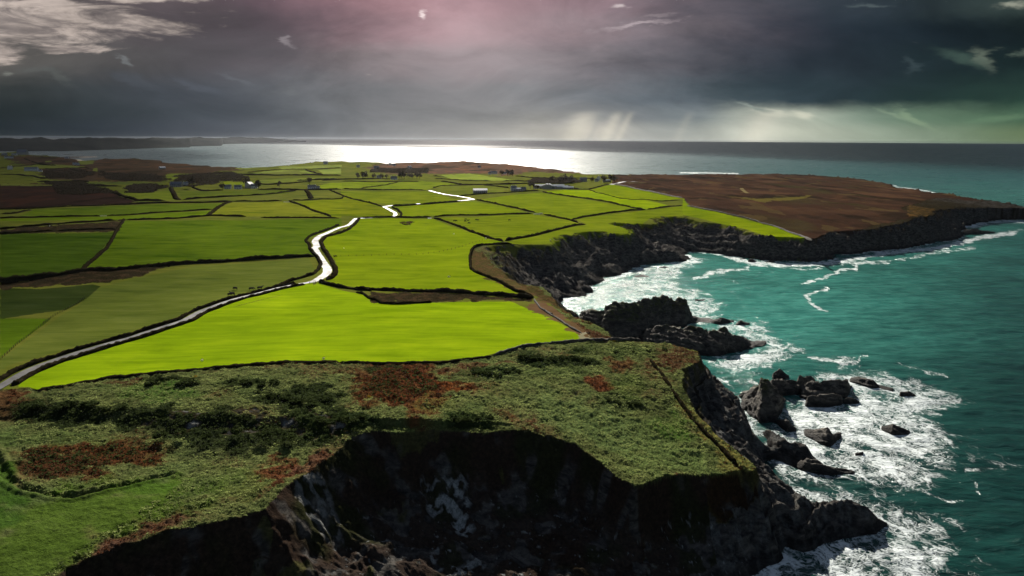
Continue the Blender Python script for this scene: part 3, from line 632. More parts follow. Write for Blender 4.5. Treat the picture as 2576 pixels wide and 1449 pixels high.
def simple(name, c, rough_=.9, c2_=None, scale=1.0, bmp=0.0, spec=.0, metal=0):
    mt, n, b = mat(name)
    pos = n.n('ShaderNodeTexCoord').outputs['Object']
    ns = n.noise(pos, scale, 5, .65)
    n.put(b.inputs['Base Color'], n.mix(n.ss(ns, .35, .65), c, c2_ or tuple(v*.7 for v in c)))
    b.inputs['Roughness'].default_value = rough_; b.inputs['Specular IOR Level'].default_value = spec; b.inputs['Metallic'].default_value = metal
    if bmp: bump(n, b, ns, .8, bmp)
    return mt
M_hedge = simple('hedgebank_growth', (.020,.015,.008), 1, (.010,.010,.005), .6, .5, .0)
M_wallstone = simple('drystone', (.075,.068,.055), .9, (.022,.020,.016), 1.2, .3, .1)
def leafmat(name, c, c2_, scale, tr=.5):
    mt = bpy.data.materials.new(name); mt.use_nodes = True; n = NT(mt.node_tree)
    ns = n.noise(n.n('ShaderNodeNewGeometry').outputs['Position'], scale, 4, .65)
    cc = n.mix(n.ss(ns, .35, .65), c, c2_)
    a = n.n('ShaderNodeBsdfDiffuse'); t_ = n.n('ShaderNodeBsdfTranslucent'); x_ = n.n('ShaderNodeMixShader'); o = n.n('ShaderNodeOutputMaterial')
    n.put(a.inputs[0], cc); n.put(t_.inputs[0], cc); x_.inputs[0].default_value = tr
    n.t.links.new(a.outputs[0], x_.inputs[1]); n.t.links.new(t_.outputs[0], x_.inputs[2]); n.t.links.new(x_.outputs[0], o.inputs[0])
    return mt
M_gorse = leafmat('gorse_leaves', (.040,.054,.018), (.018,.026,.009), .5)
M_tree = leafmat('tree_leaves', (.040,.031,.020), (.022,.019,.013), .4)
M_bark = simple('bark', (.045,.035,.025), .9)
M_flower = simple('gorse_flowers', (.55,.38,.02), .8, (.40,.26,.01), 1.0)
M_white = simple('whitewash', (.62,.62,.60), .8)
M_grey = simple('render_grey', (.30,.29,.27), .85)
M_slate = simple('slate', (.10,.105,.12), .28, (.07,.075,.09), 1, 0, .6)
M_tin = simple('tin_roof', (.42,.44,.47), .32, (.30,.32,.36), .3, 0, .8)
M_dark = simple('window_glass', (.02,.022,.025), .15, None, 1, 0, .5)
M_cowb = simple('black_hide', (.008,.007,.007), .8, (.014,.013,.012), 2, 0, .04)
M_coww = simple('white_hide', (.60,.57,.52), .8, (.5,.47,.42), 2)
M_fleece = simple('fleece', (.62,.60,.54), .95, (.45,.43,.38), 6, .05)
M_post = simple('fence_post', (.07,.055,.04), .9)

# tarmac lane, wet
M_road, n, b = mat('wet_tarmac')
pos = n.n('ShaderNodeTexCoord').outputs['Object']
ns = n.noise(pos, .35, 6, .6); wetn = n.noise(pos, .12, 4, .6)
n.put(b.inputs['Base Color'], n.mix(ns, (.045,.044,.045), (.085,.082,.080)))
n.put(b.inputs['Roughness'], n.ss(wetn, .35, .65, .46, .72)); n.put(b.inputs['Specular IOR Level'], n.ss(n.noise(pos, .25, 5, .7), .3, .65, .03, .30))
bump(n, b, n.noise(pos, 3, 4, .6), .25, .05)

# sea
M_sea, n, b = mat('sea_water')
pos = n.n('ShaderNodeNewGeometry').outputs['Position']
foam = attr(n, 'foam', True); teal = attr(n, 'shoal', True)
warp = n.v('SCALE', n.v('SUBTRACT', n.noise(pos, .045, 4, .6, 0, True), (.5,.5,.5)), None); warp.node.inputs['Scale'].default_value = 26
wp = n.v('ADD', pos, warp)
warp2 = n.v('SCALE', n.v('SUBTRACT', n.noise(pos, .22, 3, .6, 0, True), (.5,.5,.5)), None); warp2.node.inputs['Scale'].default_value = 5
wp2 = n.v('ADD', wp, warp2)
fa = n.noise(n.v('MULTIPLY', wp2, (1, .62, 1)), .12, 9, .66, .4)
vo = n.n('ShaderNodeTexVoronoi', feature='DISTANCE_TO_EDGE'); n.put(vo.inputs['Vector'], n.v('MULTIPLY', wp2, (1, .6, 1))); vo.inputs['Scale'].default_value = .20
vo2 = n.n('ShaderNodeTexVoronoi', feature='DISTANCE_TO_EDGE'); n.put(vo2.inputs['Vector'], n.v('MULTIPLY', wp2, (1, .7, 1))); vo2.inputs['Scale'].default_value = .55
lace = n.m('MAXIMUM', n.ss(vo.outputs[0], .16, 0.0), n.m('MULTIPLY', n.ss(vo2.outputs[0], .2, 0.0), .8))
field_ = n.m('ADD', n.m('MULTIPLY', fa, 1.25), n.m('MULTIPLY', lace, .22))
thr = n.m('SUBTRACT', 1.19, n.m('MULTIPLY', foam, .67))
fm = n.ss(field_, thr, n.m('ADD', thr, .36))
fm = n.m('MULTIPLY', fm, n.ss(foam, .02, .12))
rip = n.noise(n.v('MULTIPLY', pos, (.5, 1.4, 1)), .10, 5, .6, .4)
deep = n.mix(n.ss(rip, .35, .65), (.003,.020,.018), (.006,.037,.032))
shal = n.mix(n.ss(rip, .35, .65), (.022,.135,.112), (.050,.220,.178))
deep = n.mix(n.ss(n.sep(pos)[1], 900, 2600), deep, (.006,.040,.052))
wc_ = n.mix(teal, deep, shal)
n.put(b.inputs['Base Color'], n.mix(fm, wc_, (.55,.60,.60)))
chop = n.ss(n.n('ShaderNodeVectorMath', operation='LENGTH').outputs[1], 350, 2200, .13, .30)
n.put(chop.node.inputs[0].links[0].from_node.inputs[0], pos)
chop2 = n.m('ADD', chop, n.m('MULTIPLY', n.m('SUBTRACT', n.noise(n.v('MULTIPLY', pos, (.45, 1.0, 1)), .014, 6, .75, .3), .5), n.ss(chop, .13, .3, 0, .34)))
n.put(b.inputs['Roughness'], n.m('MAXIMUM', chop2, n.m('MULTIPLY', fm, .9)))
b.inputs['IOR'].default_value = 1.33; b.inputs['Specular IOR Level'].default_value = .17
w_1 = n.noise(n.v('MULTIPLY', pos, (.55, 1.3, 1)), .16, 7, .62, .5); w_2 = n.noise(n.v('MULTIPLY', pos, (.6, 1.2, 1)), .02, 4, .6, .3)
hh = n.m('ADD', n.m('MULTIPLY', w_1, 1.7), n.m('MULTIPLY', w_2, 4.0))
bump(n, b, n.m('ADD', hh, n.m('MULTIPLY', fm, .5)), .8, 1.0)

# ------------------------------------------------------------------ build land
me = np_mesh('ground', V, quads, M_land)
def fattr(me, name, arr): a = me.attributes.new(name, 'FLOAT', 'POINT'); a.data.foreach_set('value', np.ascontiguousarray(arr, f32).ravel())
ca_ = me.attributes.new('cover', 'FLOAT_COLOR', 'POINT')
rgba = np.ones((used.sum(), 4), f32); rgba[:, :3] = cover.reshape(-1, 3)[used]; ca_.data.foreach_set('color', rgba.ravel())
fattr(me, 'rockm', rockm.ravel()[used]); fattr(me, 'rough', rough.ravel()[used]); fattr(me, 'lichen', lich.ravel()[used])
tag(add_obj('ground', me), kind='structure')

# ------------------------------------------------------------------ sea
srad = rsteps(95, 62000, lambda r: .0026 if r < 420 else (.0045 if r < 1500 else .012))
saz = np.linspace(R(-60), R(60), 1000)
SX, SY = polar(srad, saz)
sdist = np.hypot(SX, SY)
att = 1/(1+sdist/900)
SZ = (fbm(SX*.7+SY*.5, SY*1.1-SX*.4, 22, 3, 101)*1.2+fbm(SX, SY*1.4, 6.0, 2, 103)*.22)*np.clip(1.6-sdist/1500, 0, 1)
spx, spy = proj(SX, SY, 0*SX)
near = (sdist < 2600)
sw = fbm(SX, SY, 20, 3, 105); sw2 = fbm(SX, SY, 20, 3, 107); kk = np.clip(FD/sdist, .3, 8)
spx_ = spx+sw*kk*7; spy_ = spy+sw2*kk*3
foam = np.zeros(SX.shape, f32)
def fz(poly, d, soft=12):
    poly = np.asarray(poly, float)
    bb = (spx > poly[:, 0].min()-60) & (spx < poly[:, 0].max()+60) & (spy > poly[:, 1].min()-40) & (spy < poly[:, 1].max()+40)
    ins = pip(poly, spx_, spy_)
    dd = pdist(poly, spx_[bb], spy_[bb], True)
    v = np.where(ins[bb], d*(.82+.18*sstep(dd, 0, soft)), d*sstep(-dd, -soft*1.6, 0)*.82)
    foam[bb] = np.maximum(foam[bb], v)
def fline(line, d, w):
    line = np.asarray(line, float)
    bb = (spx > line[:, 0].min()-40) & (spx < line[:, 0].max()+40) & (spy > line[:, 1].min()-30) & (spy < line[:, 1].max()+30)
    dd = pdist(line, spx_[bb], spy_[bb])
    foam[bb] = np.maximum(foam[bb], d*sstep(-dd, -w*2.2, -w*.3))
fz(c6((560,500),(680,440),(900,480),(1000,430),(1180,420),(1330,400),(1600,460),(1480,505),(1330,520),(1420,620),(1500,690),(1420,740),(1330,800),(1340,880),(1240,930),(1000,910),(700,900),(560,870),(640,810),(740,790),(600,600)), .98, 20)
fz(c6((740,330),(860,300),(1000,300),(1200,340),(1420,400),(1600,455),(1500,500),(1250,480),(1000,420)), .95, 14)
fz(c6((500,500),(760,320),(900,260),(1250,330),(1640,460),(1400,540),(1560,700),(1560,870),(1300,980),(1000,960),(560,900)), .74, 20)
fz(c6((1300,640),(1700,640),(1880,800),(1800,860),(1560,870),(1400,760)), .52, 30)
fz(c6((700,1010),(1000,1010),(1250,1090),(1420,1180),(1500,1290),(1450,1449),(1480,1700),(600,1700),(500,1449),(600,1360),(850,1290),(1160,1230),(1150,1120),(800,1040)), .93, 25)
fz(c6((1000,950),(1400,960),(1700,1200),(1850,1500),(1500,1650),(1400,1100)), .58, 40)
fz(c6((560,1300),(640,1290),(900,1240),(1050,1230),(900,1380),(700,1560),(300,1500),(500,1400)), .95, 14)
fz(c6((480,800),(560,790),(640,830),(700,850),(560,880),(520,870)), 1.0, 10)
fz(c6((420,610),(500,610),(600,650),(720,740),(700,760),(600,720),(480,660)), .85, 10)
fz(c6((140,225),(300,190),(450,180),(560,150),(600,195),(500,255),(250,290)), .95, 12)
fz(c6((150,20),(300,0),(450,20),(560,120),(700,170),(650,210),(560,190),(400,130)), .85, 14)
fz(c6((280,290),(520,280),(500,330),(330,430)), .60, 16)
fz(c6((720,215),(850,225),(960,260),(1000,230),(850,210)), .8, 5); fline(c6((720,212),(820,218),(900,240),(960,255),(985,225),(1040,212)), .95, 3)
fline(c6((1200,240),(1300,270),(1400,300),(1510,330)), .8, 3); fline(c6((1260,900),(1370,980),(1500,1025),(1580,1030)), .85, 4); fline(c6((1610,850),(1700,855),(1850,840),(1750,790)), .85, 5); fline(c6((1640,900),(1700,980)), .7, 4)
fz(c2((1640,1300),(1750,1230),(1900,1200),(2000,1150),(2200,1100),(2400,1080),(2576,1150),(2576,1350),(2450,1360),(2000,1400),(1800,1380)), .82, 10)
fz(c2((2150,1040),(2350,1000),(2576,985),(2576,1100),(2300,1120)), .78, 8)
fz(c3((0,1180),(100,1200),(290,1300),(200,1400),(600,1449),(-60,1449)), .85, 14)
fz(c3((-60,980),(100,945),(190,960),(60,1010),(0,1030),(-60,1080)), .9, 6)
fz(c3((-200,1000),(400,1000),(700,1060),(700,1200),(300,1300),(-200,1300)), .42, 24)
fline(c3((900,1150),(950,1130),(1060,1105),(1130,1075),(1200,1042),(1310,1042),(1300,1005)), 1.0, 4)
fline(c3((1080,1180),(1000,1222),(910,1238),(960,1280),(1000,1320),(1090,1352)), .98, 4)
fline(c3((80,1110),(160,1090),(250,1060),(500,1030)), .95, 4); fline(c3((330,945),(500,990),(800,1005),(1050,1000),(1300,965),(1480,925),(1700,900),(1900,885),(2100,840),(2250,800),(2500,765)), 1.0, 6)
fline(c3((700,1010),(900,1040),(1050,1035)), .8, 4); fline(c3((1200,1000),(1500,985),(1700,960),(1900,910),(2200,880)), .8, 5); fline(c3((2090,720),(2200,710),(2380,670),(2576,680)), .95, 6); fline(c3((2400,770),(2576,740)), .7, 5)
fline(c3((980,1370),(1050,1400),(1190,1310)), .4, 3)
fline(c3((1590,405),(1640,425),(1750,435),(1900,460)), 1.0, 2.0); fline(c3((-20,312),(200,312),(420,318)), .95, 1.6); fline(c2((1400,262),(1600,292),(1830,318)), .6, 1.5)
# surf along every rocky foot
nb = near & ~pip(wT, SX, SY)
dsh = pdist(wW, SX[nb], SY[nb], True)
foam[nb] = np.maximum(foam[nb], (.92*sstep(-dsh, -11, -2)*sstep(sw[nb], -.75, .1)).astype(f32))
# whitecaps
wcap = fbm(SX*.6, SY*1.6, 9, 3, 111, .65)
far_w = sstep(sdist, 500, 1100)*(1-sstep(sdist, 3500, 6000)*.8)
foam = np.maximum(foam, (sstep(wcap, .52, .70)*(.45+.5*far_w)*np.clip(SX/300, 0, 1)).astype(f32))
foam = np.maximum(foam, .12*sstep(-np.hypot(SX-200, SY-330), -420, -120)).astype(f32)
shoal = np.clip(np.exp(-(((spx-1800)/620)**2+((spy-760)/220)**2))*1.0+.03, 0, 1)
shoal = np.maximum(shoal, np.clip(.62*np.exp(-((spy-600)/160.)**2)*np.clip((spx-1500)/400, 0, 1), 0, 1))
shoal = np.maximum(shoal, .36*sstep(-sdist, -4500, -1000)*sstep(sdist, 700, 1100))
shoal = np.clip(shoal*(1+.7*fbm(SX, SY*1.5, 120, 3, 113)), .03, 1)
keep = ~pip(wT, SX, SY) | (sdist > 9000)
kq = keep[:-1, :-1] | keep[1:, :-1] | keep[:-1, 1:] | keep[1:, 1:]
idx = np.arange(SX.size).reshape(SX.shape)
sq = np.stack([idx[:-1, :-1], idx[:-1, 1:], idx[1:, 1:], idx[1:, :-1]], -1)[kq][:, ::-1]
us = np.zeros(SX.size, bool); us[sq.ravel()] = True; rmp = np.cumsum(us)-1
me = np_mesh('sea', np.stack([SX, SY, SZ], -1).reshape(-1, 3)[us], rmp[sq], M_sea)
fattr(me, 'foam', foam.ravel()[us]); fattr(me, 'shoal', shoal.ravel()[us])
tag(add_obj('sea', me), kind='structure')

# ------------------------------------------------------------------ low hills across the water
M_hill = simple('far_hills', (.026,.028,.026), 1, (.014,.016,.016), .0012)
hb = np.array(c1((-700,165),(0,150),(500,148),(900,135),(1200,125),(1430,120),(1440,113),(1670,108),(1682,96),(2100,86),(2310,80)))
ht = np.array(c1((-700,36),(0,38),(500,40),(900,40),(1300,40),(1700,38),(1980,38),(2100,48),(2230,66),(2310,79)))
hx_ = np.linspace(hb[0, 0], hb[-1, 0], 260)
hby = np.interp(hx_, hb[:, 0], hb[:, 1]); hty = np.interp(hx_, ht[:, 0], ht[:, 1])
Bp = unp(np.stack([hx_, hby], 1), 0); Vh = []
Sn = 22
for i in range(len(hx_)):
    D = np.linalg.norm(Bp[i]); dr = Bp[i]/D
    rr = ray(hx_[i], hty[i])[0]; tn = rr[2]/math.hypot(rr[0], rr[1])
    for j in range(Sn):
        s_ = j/(Sn-1); q = D*(1+.45*s_); top = max(CAM_Z+D*1.25*tn, 4)
        z = top*math.sin(min(s_/.56, 1)*math.pi/2)**.8 if s_ < .56 else top*math.cos((s_-.56)/.44*math.pi/2)
        z = z*(.86+.22*float(fbm(np.array([hx_[i]*14.]), np.array([s_*2600.]), 700, 3, 121)[0])) - (1 if j in (0, Sn-1) else 0)
        Vh.append((dr[0]*q, dr[1]*q, z))
ii = np.arange(len(Vh)).reshape(len(hx_), Sn)
hq = np.stack([ii[:-1, :-1], ii[1:, :-1], ii[1:, 1:], ii[:-1, 1:]], -1).reshape(-1, 4)[:, ::-1]
tag(add_obj('hills', np_mesh('hills', np.array(Vh), hq, M_hill)), kind='structure')

# ------------------------------------------------------------------ sea rocks
def rock(front, ridge, depth, label, cat='rock', name='sea_rock', grp=None, n_u=None, rel=1.0):
    F = unp(front, 0); azf = np.arctan2(F[:, 0], F[:, 1]); df = np.linalg.norm(F, axis=1)
    o_ = np.argsort(azf); azf, df = azf[o_], df[o_]
    D0 = df.mean(); L = (azf[-1]-azf[0])*D0
    n_u = n_u or int(np.clip(L/.35, 30, 260)); n_s = int(np.clip(depth/.4, 14, 90))
    rr = ray(np.array([p[0] for p in ridge]), np.array([p[1] for p in ridge])).astype(float)
    azr = np.arctan2(rr[:, 0], rr[:, 1]); o_ = np.argsort(azr); rr = rr[o_]; azr = azr[o_]
    tn = rr[:, 2]/np.hypot(rr[:, 0], rr[:, 1])
    zr = CAM_Z+(np.interp(azr, azf, df)+depth*.5)*tn
    zr = np.clip(zr, .8, 60)
    u = np.linspace(azf[0], azf[-1], n_u); dfu = np.interp(u, azf, df); zu = np.interp(u, azr, zr)
    e = np.linspace(0, 1, n_u); end = np.clip(np.minimum(e, 1-e)*18, 0, 1)**.6
    S = np.linspace(0, 1, n_s)
    U, SS = np.meshgrid(np.arange(n_u), S, indexing='ij')
    w_ = depth*(.45+.55*np.sqrt(end))[:, None]*(.14+.86*np.sqrt(np.clip(zu/zu.max(), 0, 1)))[:, None]
    cen = (dfu+depth*.5)[:, None]
    Dd = cen+w_*(SS-.5)
    ang = u[:, None]+0*SS
    x = Dd*np.sin(ang); y = Dd*np.cos(ang)
    jit = fbm(x, y, 5, 3, 131)*min(depth*.06, 2.0)
    x = x+jit; y = y+fbm(x, y, 5, 3, 133)*min(depth*.06, 2.0)
    shp = np.sin(np.pi*np.clip(SS, 0, 1))**.75
    shp = np.where(SS < .5, np.interp(SS, [0,.08,.3,.5], [0,.28,.72,1]), np.interp(SS, [.5,.62,.9,1], [1,.86,.35,0]))
    z = zu[:, None]*end[:, None]*shp
    a_, b_ = math.cos(.75), math.sin(.75)
    p1 = x*a_+y*b_; p2 = -x*b_+y*a_
    zr_ = z
    cr0 = ledges(x, y, z*1.2, 4.6, .50, .30, .8, 9)+ledges(x, y, z, 1.9, .38, .4, .7, 12)
    z = z+cr0*rel*np.clip(zu[:, None]/7, .2, 1.0)*np.clip(shp*2.5, 0, 1)*end[:, None]
    cr = (1-np.abs(perlin(p1/5.2, p2/30, 135))*2.6-.4)*1.1+(1-np.abs(perlin(p1/2.2, p2/14, 137))*2.6-.4)*.4
    z = z+cr*rel*np.clip(zu[:, None]/9, .25, 1.3)*np.clip(shp*2.2, 0, 1)*end[:, None]
    z[:, 0] = z[:, -1] = -1.5; z[0] = z[-1] = -1.5
    V_ = np.stack([x, y, z], -1).reshape(-1, 3)
    ix = np.arange(n_u*n_s).reshape(n_u, n_s)
    q = np.stack([ix[:-1, :-1], ix[1:, :-1], ix[1:, 1:], ix[:-1, 1:]], -1).reshape(-1, 4)[:, ::-1]
    c_ = V_.mean(0); c_[2] = 0
    o = add_obj(name, np_mesh(name, V_-c_, q[:, ::-1], M_rock)); o.location = c_
    tag(o, label, cat, grp)
rock(nn((640,560),(980,640),(1250,640),(1420,570),(1600,520),(1950,515),(2055,540)), nn((545,312),(700,345),(860,335),(925,352),(935,300),(1050,250),(1240,262),(1330,225),(1480,200),(1560,188),(1610,240),(1690,215),(1750,225),(1775,300),(1800,380),(1890,420),(1950,490),(2055,538)), 46, 'largest dark jagged rock ridge running out from the green field corner', 'rock ridge')
rock(nn((1230,700),(1500,740),(1950,800),(2200,780),(2420,760),(2548,738)), nn((1290,625),(1360,512),(1410,520),(1500,495),(1560,505),(1700,530),(1780,510),(1930,525),(1960,560),(2140,520),(2210,580),(2310,600),(2400,660),(2545,738)), 36, 'long tapering rock spur with mossy top in front of the largest ridge', 'rock spur')
rock(c6((318,525),(370,560),(440,588),(530,600),(560,565),(574,495)), c6((318,445),(380,405),(430,370),(455,330),(482,345),(510,390),(545,425),(572,480)), 40, 'tall pointed brown sea stack beside the headland cliff', 'sea stack', 'sea_stack', rel=.9)
rock(c6((530,600),(600,640),(642,640)), c6((535,565),(590,560),(635,610)), 9, 'low broken rocks at the foot of the pointed sea stack')
rock(c6((505,345),(600,345)), c6((512,300),(550,284),(592,312)), 9, 'small square topped rock block just behind the pointed stack')
rock(c6((480,420),(560,438),(650,430),(752,378)), c6((480,342),(560,332),(640,345),(660,322),(745,322),(750,350)), 15, 'flat slab of layered rock next to the pointed stack')
rock(c6((650,448),(760,468),(930,445),(958,405)), c6((650,380),(760,345),(900,350),(930,330),(955,372)), 17, 'long layered rock slab in the middle of the foam shelf')
rock(c6((688,492),(800,494),(908,490)), c6((690,442),(780,420),(900,427),(908,462)), 9, 'narrow tilted slab lying in front of the long layered slab')
rock(c6((900,482),(1002,484)), c6((905,452),(950,440),(1000,470)), 6, 'small rounded rock at the right end of the tilted slab')
rock(c6((940,352),(1050,384),(1195,412)), c6((935,330),(1000,325),(1080,340),(1110,372),(1192,403)), 9, 'thin line of black rocks trailing seaward from the slabs')
rock(c6((1222,436),(1318,438)), c6((1232,408),(1280,400),(1315,430)), 6, 'lone black rock at the outer end of the trailing line')
rock(c6((678,668),(740,692),(840,724),(902,682)), c6((685,652),(740,625),(820,618),(860,645),(898,670)), 15, 'domed brown rock surrounded by foam below the sea stack')
rock(c6((1118,628),(1200,652),(1288,660)), c6((1130,602),(1190,590),(1240,610),(1286,648)), 9, 'flat striped rock alone in the wide foam patch')
rock(c6((972,778),(1022,774)), c6((980,760),(1010,752)), 4, 'tiny rock awash in foam between the dome and the jagged spur')
rock(c6((640,845),(800,885),(978,894)), c6((650,805),(700,782),(760,792),(850,832),(976,885)), 9, 'black jagged reef extending the cliff spur into the foam')
rock(c6((1030,1195),(1158,1195)), c6((1040,1135),(1100,1128),(1150,1165)), 7, 'black rock tip at the end of the nearest point')
rock(c3((492,988),(558,988)), c3((500,966),(530,960),(555,976)), 8, 'dark boulder in the surf at the far side of the bay', grp=None)
rock(c3((628,992),(694,990)), c3((636,980),(660,976),(690,984)), 6, 'flat dark rock in the surf right of the bay boulder')
rock(c3((432,968),(474,968)), c3((436,958),(455,954),(470,962)), 5, 'little rock close under the cliff left of the bay boulder')
rock(c3((2105,778),(2250,778),(2365,768)), c3((2115,745),(2180,738),(2240,742),(2355,760)), 24, 'low black reef off the tip of the brown headland')
rock(nn((1970,470),(2100,474),(2235,465)), nn((1985,445),(2060,420),(2110,410),(2200,442)), 12, 'wide low rock off the end of the largest ridge')
rock(nn((2248,487),(2395,482)), nn((2258,462),(2300,430),(2350,450),(2390,458)), 8, 'small peaked rock right of the wide low rock')
rock(nn((1838,242),(1942,238)), nn((1850,230),(1885,221),(1935,230)), 6, 'thin black rock awash behind the largest ridge')
rock(c2((2390,1034),(2470,1036)), c2((2400,1020),(2440,1016),(2466,1026)), 7, 'dark rock in white water under the bay cliff')
rock(c2((2210,1100),(2320,1100)), c2((2220,1088),(2260,1083),(2310,1092)), 7, 'long low rock off the foot of the bay cliff')
rock(q1((900,352),(1200,352),(1480,336)), q1((905,332),(1100,322),(1250,316),(1400,318),(1478,328)), 260, 'long dark flat islet beside the pale beach far away', 'islet', 'islet', rel=.6)
rock(q1((1560,304),(1615,304)), q1((1565,296),(1590,294),(1610,298)), 80, 'tiny dark islet out on the far water', 'islet', 'islet', rel=.3)
rock(q1((960,298),(1110,298)), q1((970,292),(1040,290),(1100,292)), 90, 'thin grey islet near the far shore', 'islet', 'islet', rel=.3)

# ------------------------------------------------------------------ lane
def strip(name, wpts, width, zoff, m_, step=2.5, kind='structure', ncross=3):
    w = np.asarray(wpts, float)
    seg = np.linalg.norm(np.diff(w, axis=0), axis=1); cum = np.concatenate([[0], np.cumsum(seg)])
    s_ = np.arange(0, cum[-1], step); x = np.interp(s_, cum, w[:, 0]); y = np.interp(s_, cum, w[:, 1])
    kx = np.ones(5)/5
    if len(x) > 9:
        x[2:-2] = np.convolve(x, kx, 'valid'); y[2:-2] = np.convolve(y, kx, 'valid')
    tx = np.gradient(x); ty = np.gradient(y); L = np.hypot(tx, ty)+1e-9; nx, ny = -ty/L, tx/L
    wd = width(x, y) if callable(width) else np.full(len(x), width)
    wd = wd*(1+.12*fbm(x, y, 9, 2, 141))
    zc_ = ground_z(x, y)
    Vv = []
    for j in range(ncross):
        o_ = (j/(ncross-1)-.5)
        Vv.append(np.stack([x+nx*wd*o_, y+ny*wd*o_, np.maximum(zc_, ground_z(x+nx*wd*o_, y+ny*wd*o_))+zoff], -1))
    V_ = np.stack(Vv, 1).reshape(-1, 3); n_ = len(x)
    ix = np.arange(n_*ncross).reshape(n_, ncross)
    q = np.stack([ix[:-1, :-1], ix[:-1, 1:], ix[1:, 1:], ix[1:, :-1]], -1).reshape(-1, 4)[:, ::-1]
    me = np_mesh(name, V_, q, m_)
    # make sure it faces up
    if me.polygons[0].normal.z < 0: me.flip_normals()
    return tag(add_obj(name, me), kind=kind)
def road_w(x, y):
    d = np.hypot(x, y); px_, py_ = proj(x, y, 0*x+32)
    return 4.0+2.0*sstep(-py_, -725, -700)*(1-sstep(d, 620, 760))+.6*sstep(d, 700, 1000)
strip('road', w_road, road_w, .18, M_road)
strip('road', unp(q4((1700,640),(1780,625),(1850,605),(1950,595),(2090,590),(2200,600))), 9, .3, M_road, 8)
strip('path', unp(c3((440,420),(450,440),(470,455),(510,468))), 7, .25, simple('worn_path', (.16,.13,.06), .95), 6)

# ------------------------------------------------------------------ hedgebanks and stone walls
HW = .84
def bank_mesh(wpts, width, height, m_, name, seed=0, step=None):
    w = np.asarray(wpts, float); D = np.hypot(*w.T).mean()
    step = step or float(np.clip(D/330, .9, 6))
    seg = np.linalg.norm(np.diff(w, axis=0), axis=1); cum = np.concatenate([[0], np.cumsum(seg)])
    n_ = max(4, int(cum[-1]/step)); s_ = np.linspace(0, cum[-1], n_)
    x = np.interp(s_, cum, w[:, 0]); y = np.interp(s_, cum, w[:, 1])
    if n_ > 9:
        kx = np.ones(5)/5; x[2:-2] = np.convolve(x, kx, 'valid'); y[2:-2] = np.convolve(y, kx, 'valid')
    x = x+fbm(s_, s_*0+seed, 9, 2, 151)*.5; y = y+fbm(s_, s_*0+seed, 9, 2, 153)*.5
    tx = np.gradient(x); ty = np.gradient(y); L = np.hypot(tx, ty)+1e-9; nx, ny = -ty/L, tx/L
    if callable(width): wd = width(s_/cum[-1])
    else: wd = np.full(n_, float(width))
    hh_ = np.full(n_, float(height))*np.clip(1+1.0*fbm(s_, s_*0+seed, 9*step/1.5, 4, 155, .75), .3, 2); wd = wd*(1+.35*fbm(s_, s_*0+seed, 6*step/1.5, 3, 157))
    tap = np.clip(np.minimum(np.arange(n_), n_-1-np.arange(n_))/2., .12, 1)
    prof_ = [(-.5, -.3), (-.46, .45), (-.26, .9), (0, 1.0), (.26, .9), (.46, .45), (.5, -.3)]
    Vv = []
    for j, (o_, h_) in enumerate(prof_):
        xx = x+nx*wd*o_*tap*HW; yy = y+ny*wd*o_*tap
        jz = fbm(xx, yy, 1.7*step, 2, 159+j)*.35*height
        Vv.append(np.stack([xx, yy, ground_z(xx, yy)+(hh_*h_*tap*HW+(jz if h_ > 0 else -.3))], -1))
    V_ = np.stack(Vv, 1).reshape(-1, 3); k_ = len(prof_)
    ix = np.arange(n_*k_).reshape(n_, k_)
    q = np.stack([ix[:-1, :-1], ix[:-1, 1:], ix[1:, 1:], ix[1:, :-1]], -1).reshape(-1, 4)
    c_ = np.array([x.mean(), y.mean(), 32.0])
    o = add_obj(name, np_mesh(name, V_-c_, q, m_)); o.location = c_
    return o
HG = 'hedgebanks dividing the green fields'
def hedge(pts, w, h, label, m_=None, name='hedgebank', cat='hedge', grp=HG, world_pts=None):
    o = bank_mesh(world_pts if world_pts is not None else unp(pts), w, h, m_ or M_hedge, name, seed=len(label)*3.7)
    return tag(o, label, cat, grp)
hedge(c1((-300,1150),(0,1132),(300,1102),(600,1062),(1000,1040),(1500,990),(2000,962),(2375,950)), lambda s: 9-6*s, 3.0, 'thickest dark hedgebank, from the left edge to the road bend, above the cattle field')
hedge(c1((600,1072),(650,1015),(700,970),(800,880),(870,780),(900,720),(938,665)), 3.6, 2.2, 'slanting hedgebank between the two big dark green fields on the left')
hedge(c1((-300,750),(0,735),(400,700),(885,672)), 4, 2.2, 'upper of two close hedgebanks bordering the dark sunken strip at left')
hedge(c1((-300,775),(0,765),(500,752),(880,742)), 4, 2.4, 'lower of two close hedgebanks bordering the dark sunken strip at left')
hedge(c1((940,668),(1300,656),(1600,641),(1860,644)), 3, 1.8, 'hedgebank along the top of the widest left field')
hedge(c1((1965,651),(2150,655),(2300,656),(2560,657)), 3, 1.8, 'short hedgebank from a gap to the road junction left of the road')
hedge(c2((130,654),(370,654),(500,654),(680,650)), 4.5, 2.2, 'thick hedgebank hiding the road between its two bright bends')
hedge(c2((690,650),(780,640),(900,634),(1200,630),(1440,620)), 3, 1.8, 'hedgebank above the field with the dark cattle')
hedge(c1((-300,670),(0,660),(400,645),(775,636)), 3, 1.8, 'left half of the hedgebank broken by a pale gate')
hedge(c1((805,634),(1200,611),(1600,588)), 3, 1.8, 'right half of the hedgebank broken by a pale gate')
hedge(c1((1565,640),(1600,610),(1622,588),(1690,550),(1750,530)), 7, 2.0, 'brown slanting bank at the left end of the yellowish field')
hedge(c1((-300,600),(0,592),(250,580),(600,565),(1000,552),(1500,534),(1725,530)), 3.4, 2, 'long hedgebank at the lower edge of the dark moor')
hedge(c1((1750,530),(2000,528),(2130,522)), 3, 2, 'hedgebank along the top of the yellowish field')
hedge(c1((2185,520),(2300,520),(2576,505))+c2((20,485),), 3, 1.8, 'hedgebank right of the pale gate above the yellowish field')
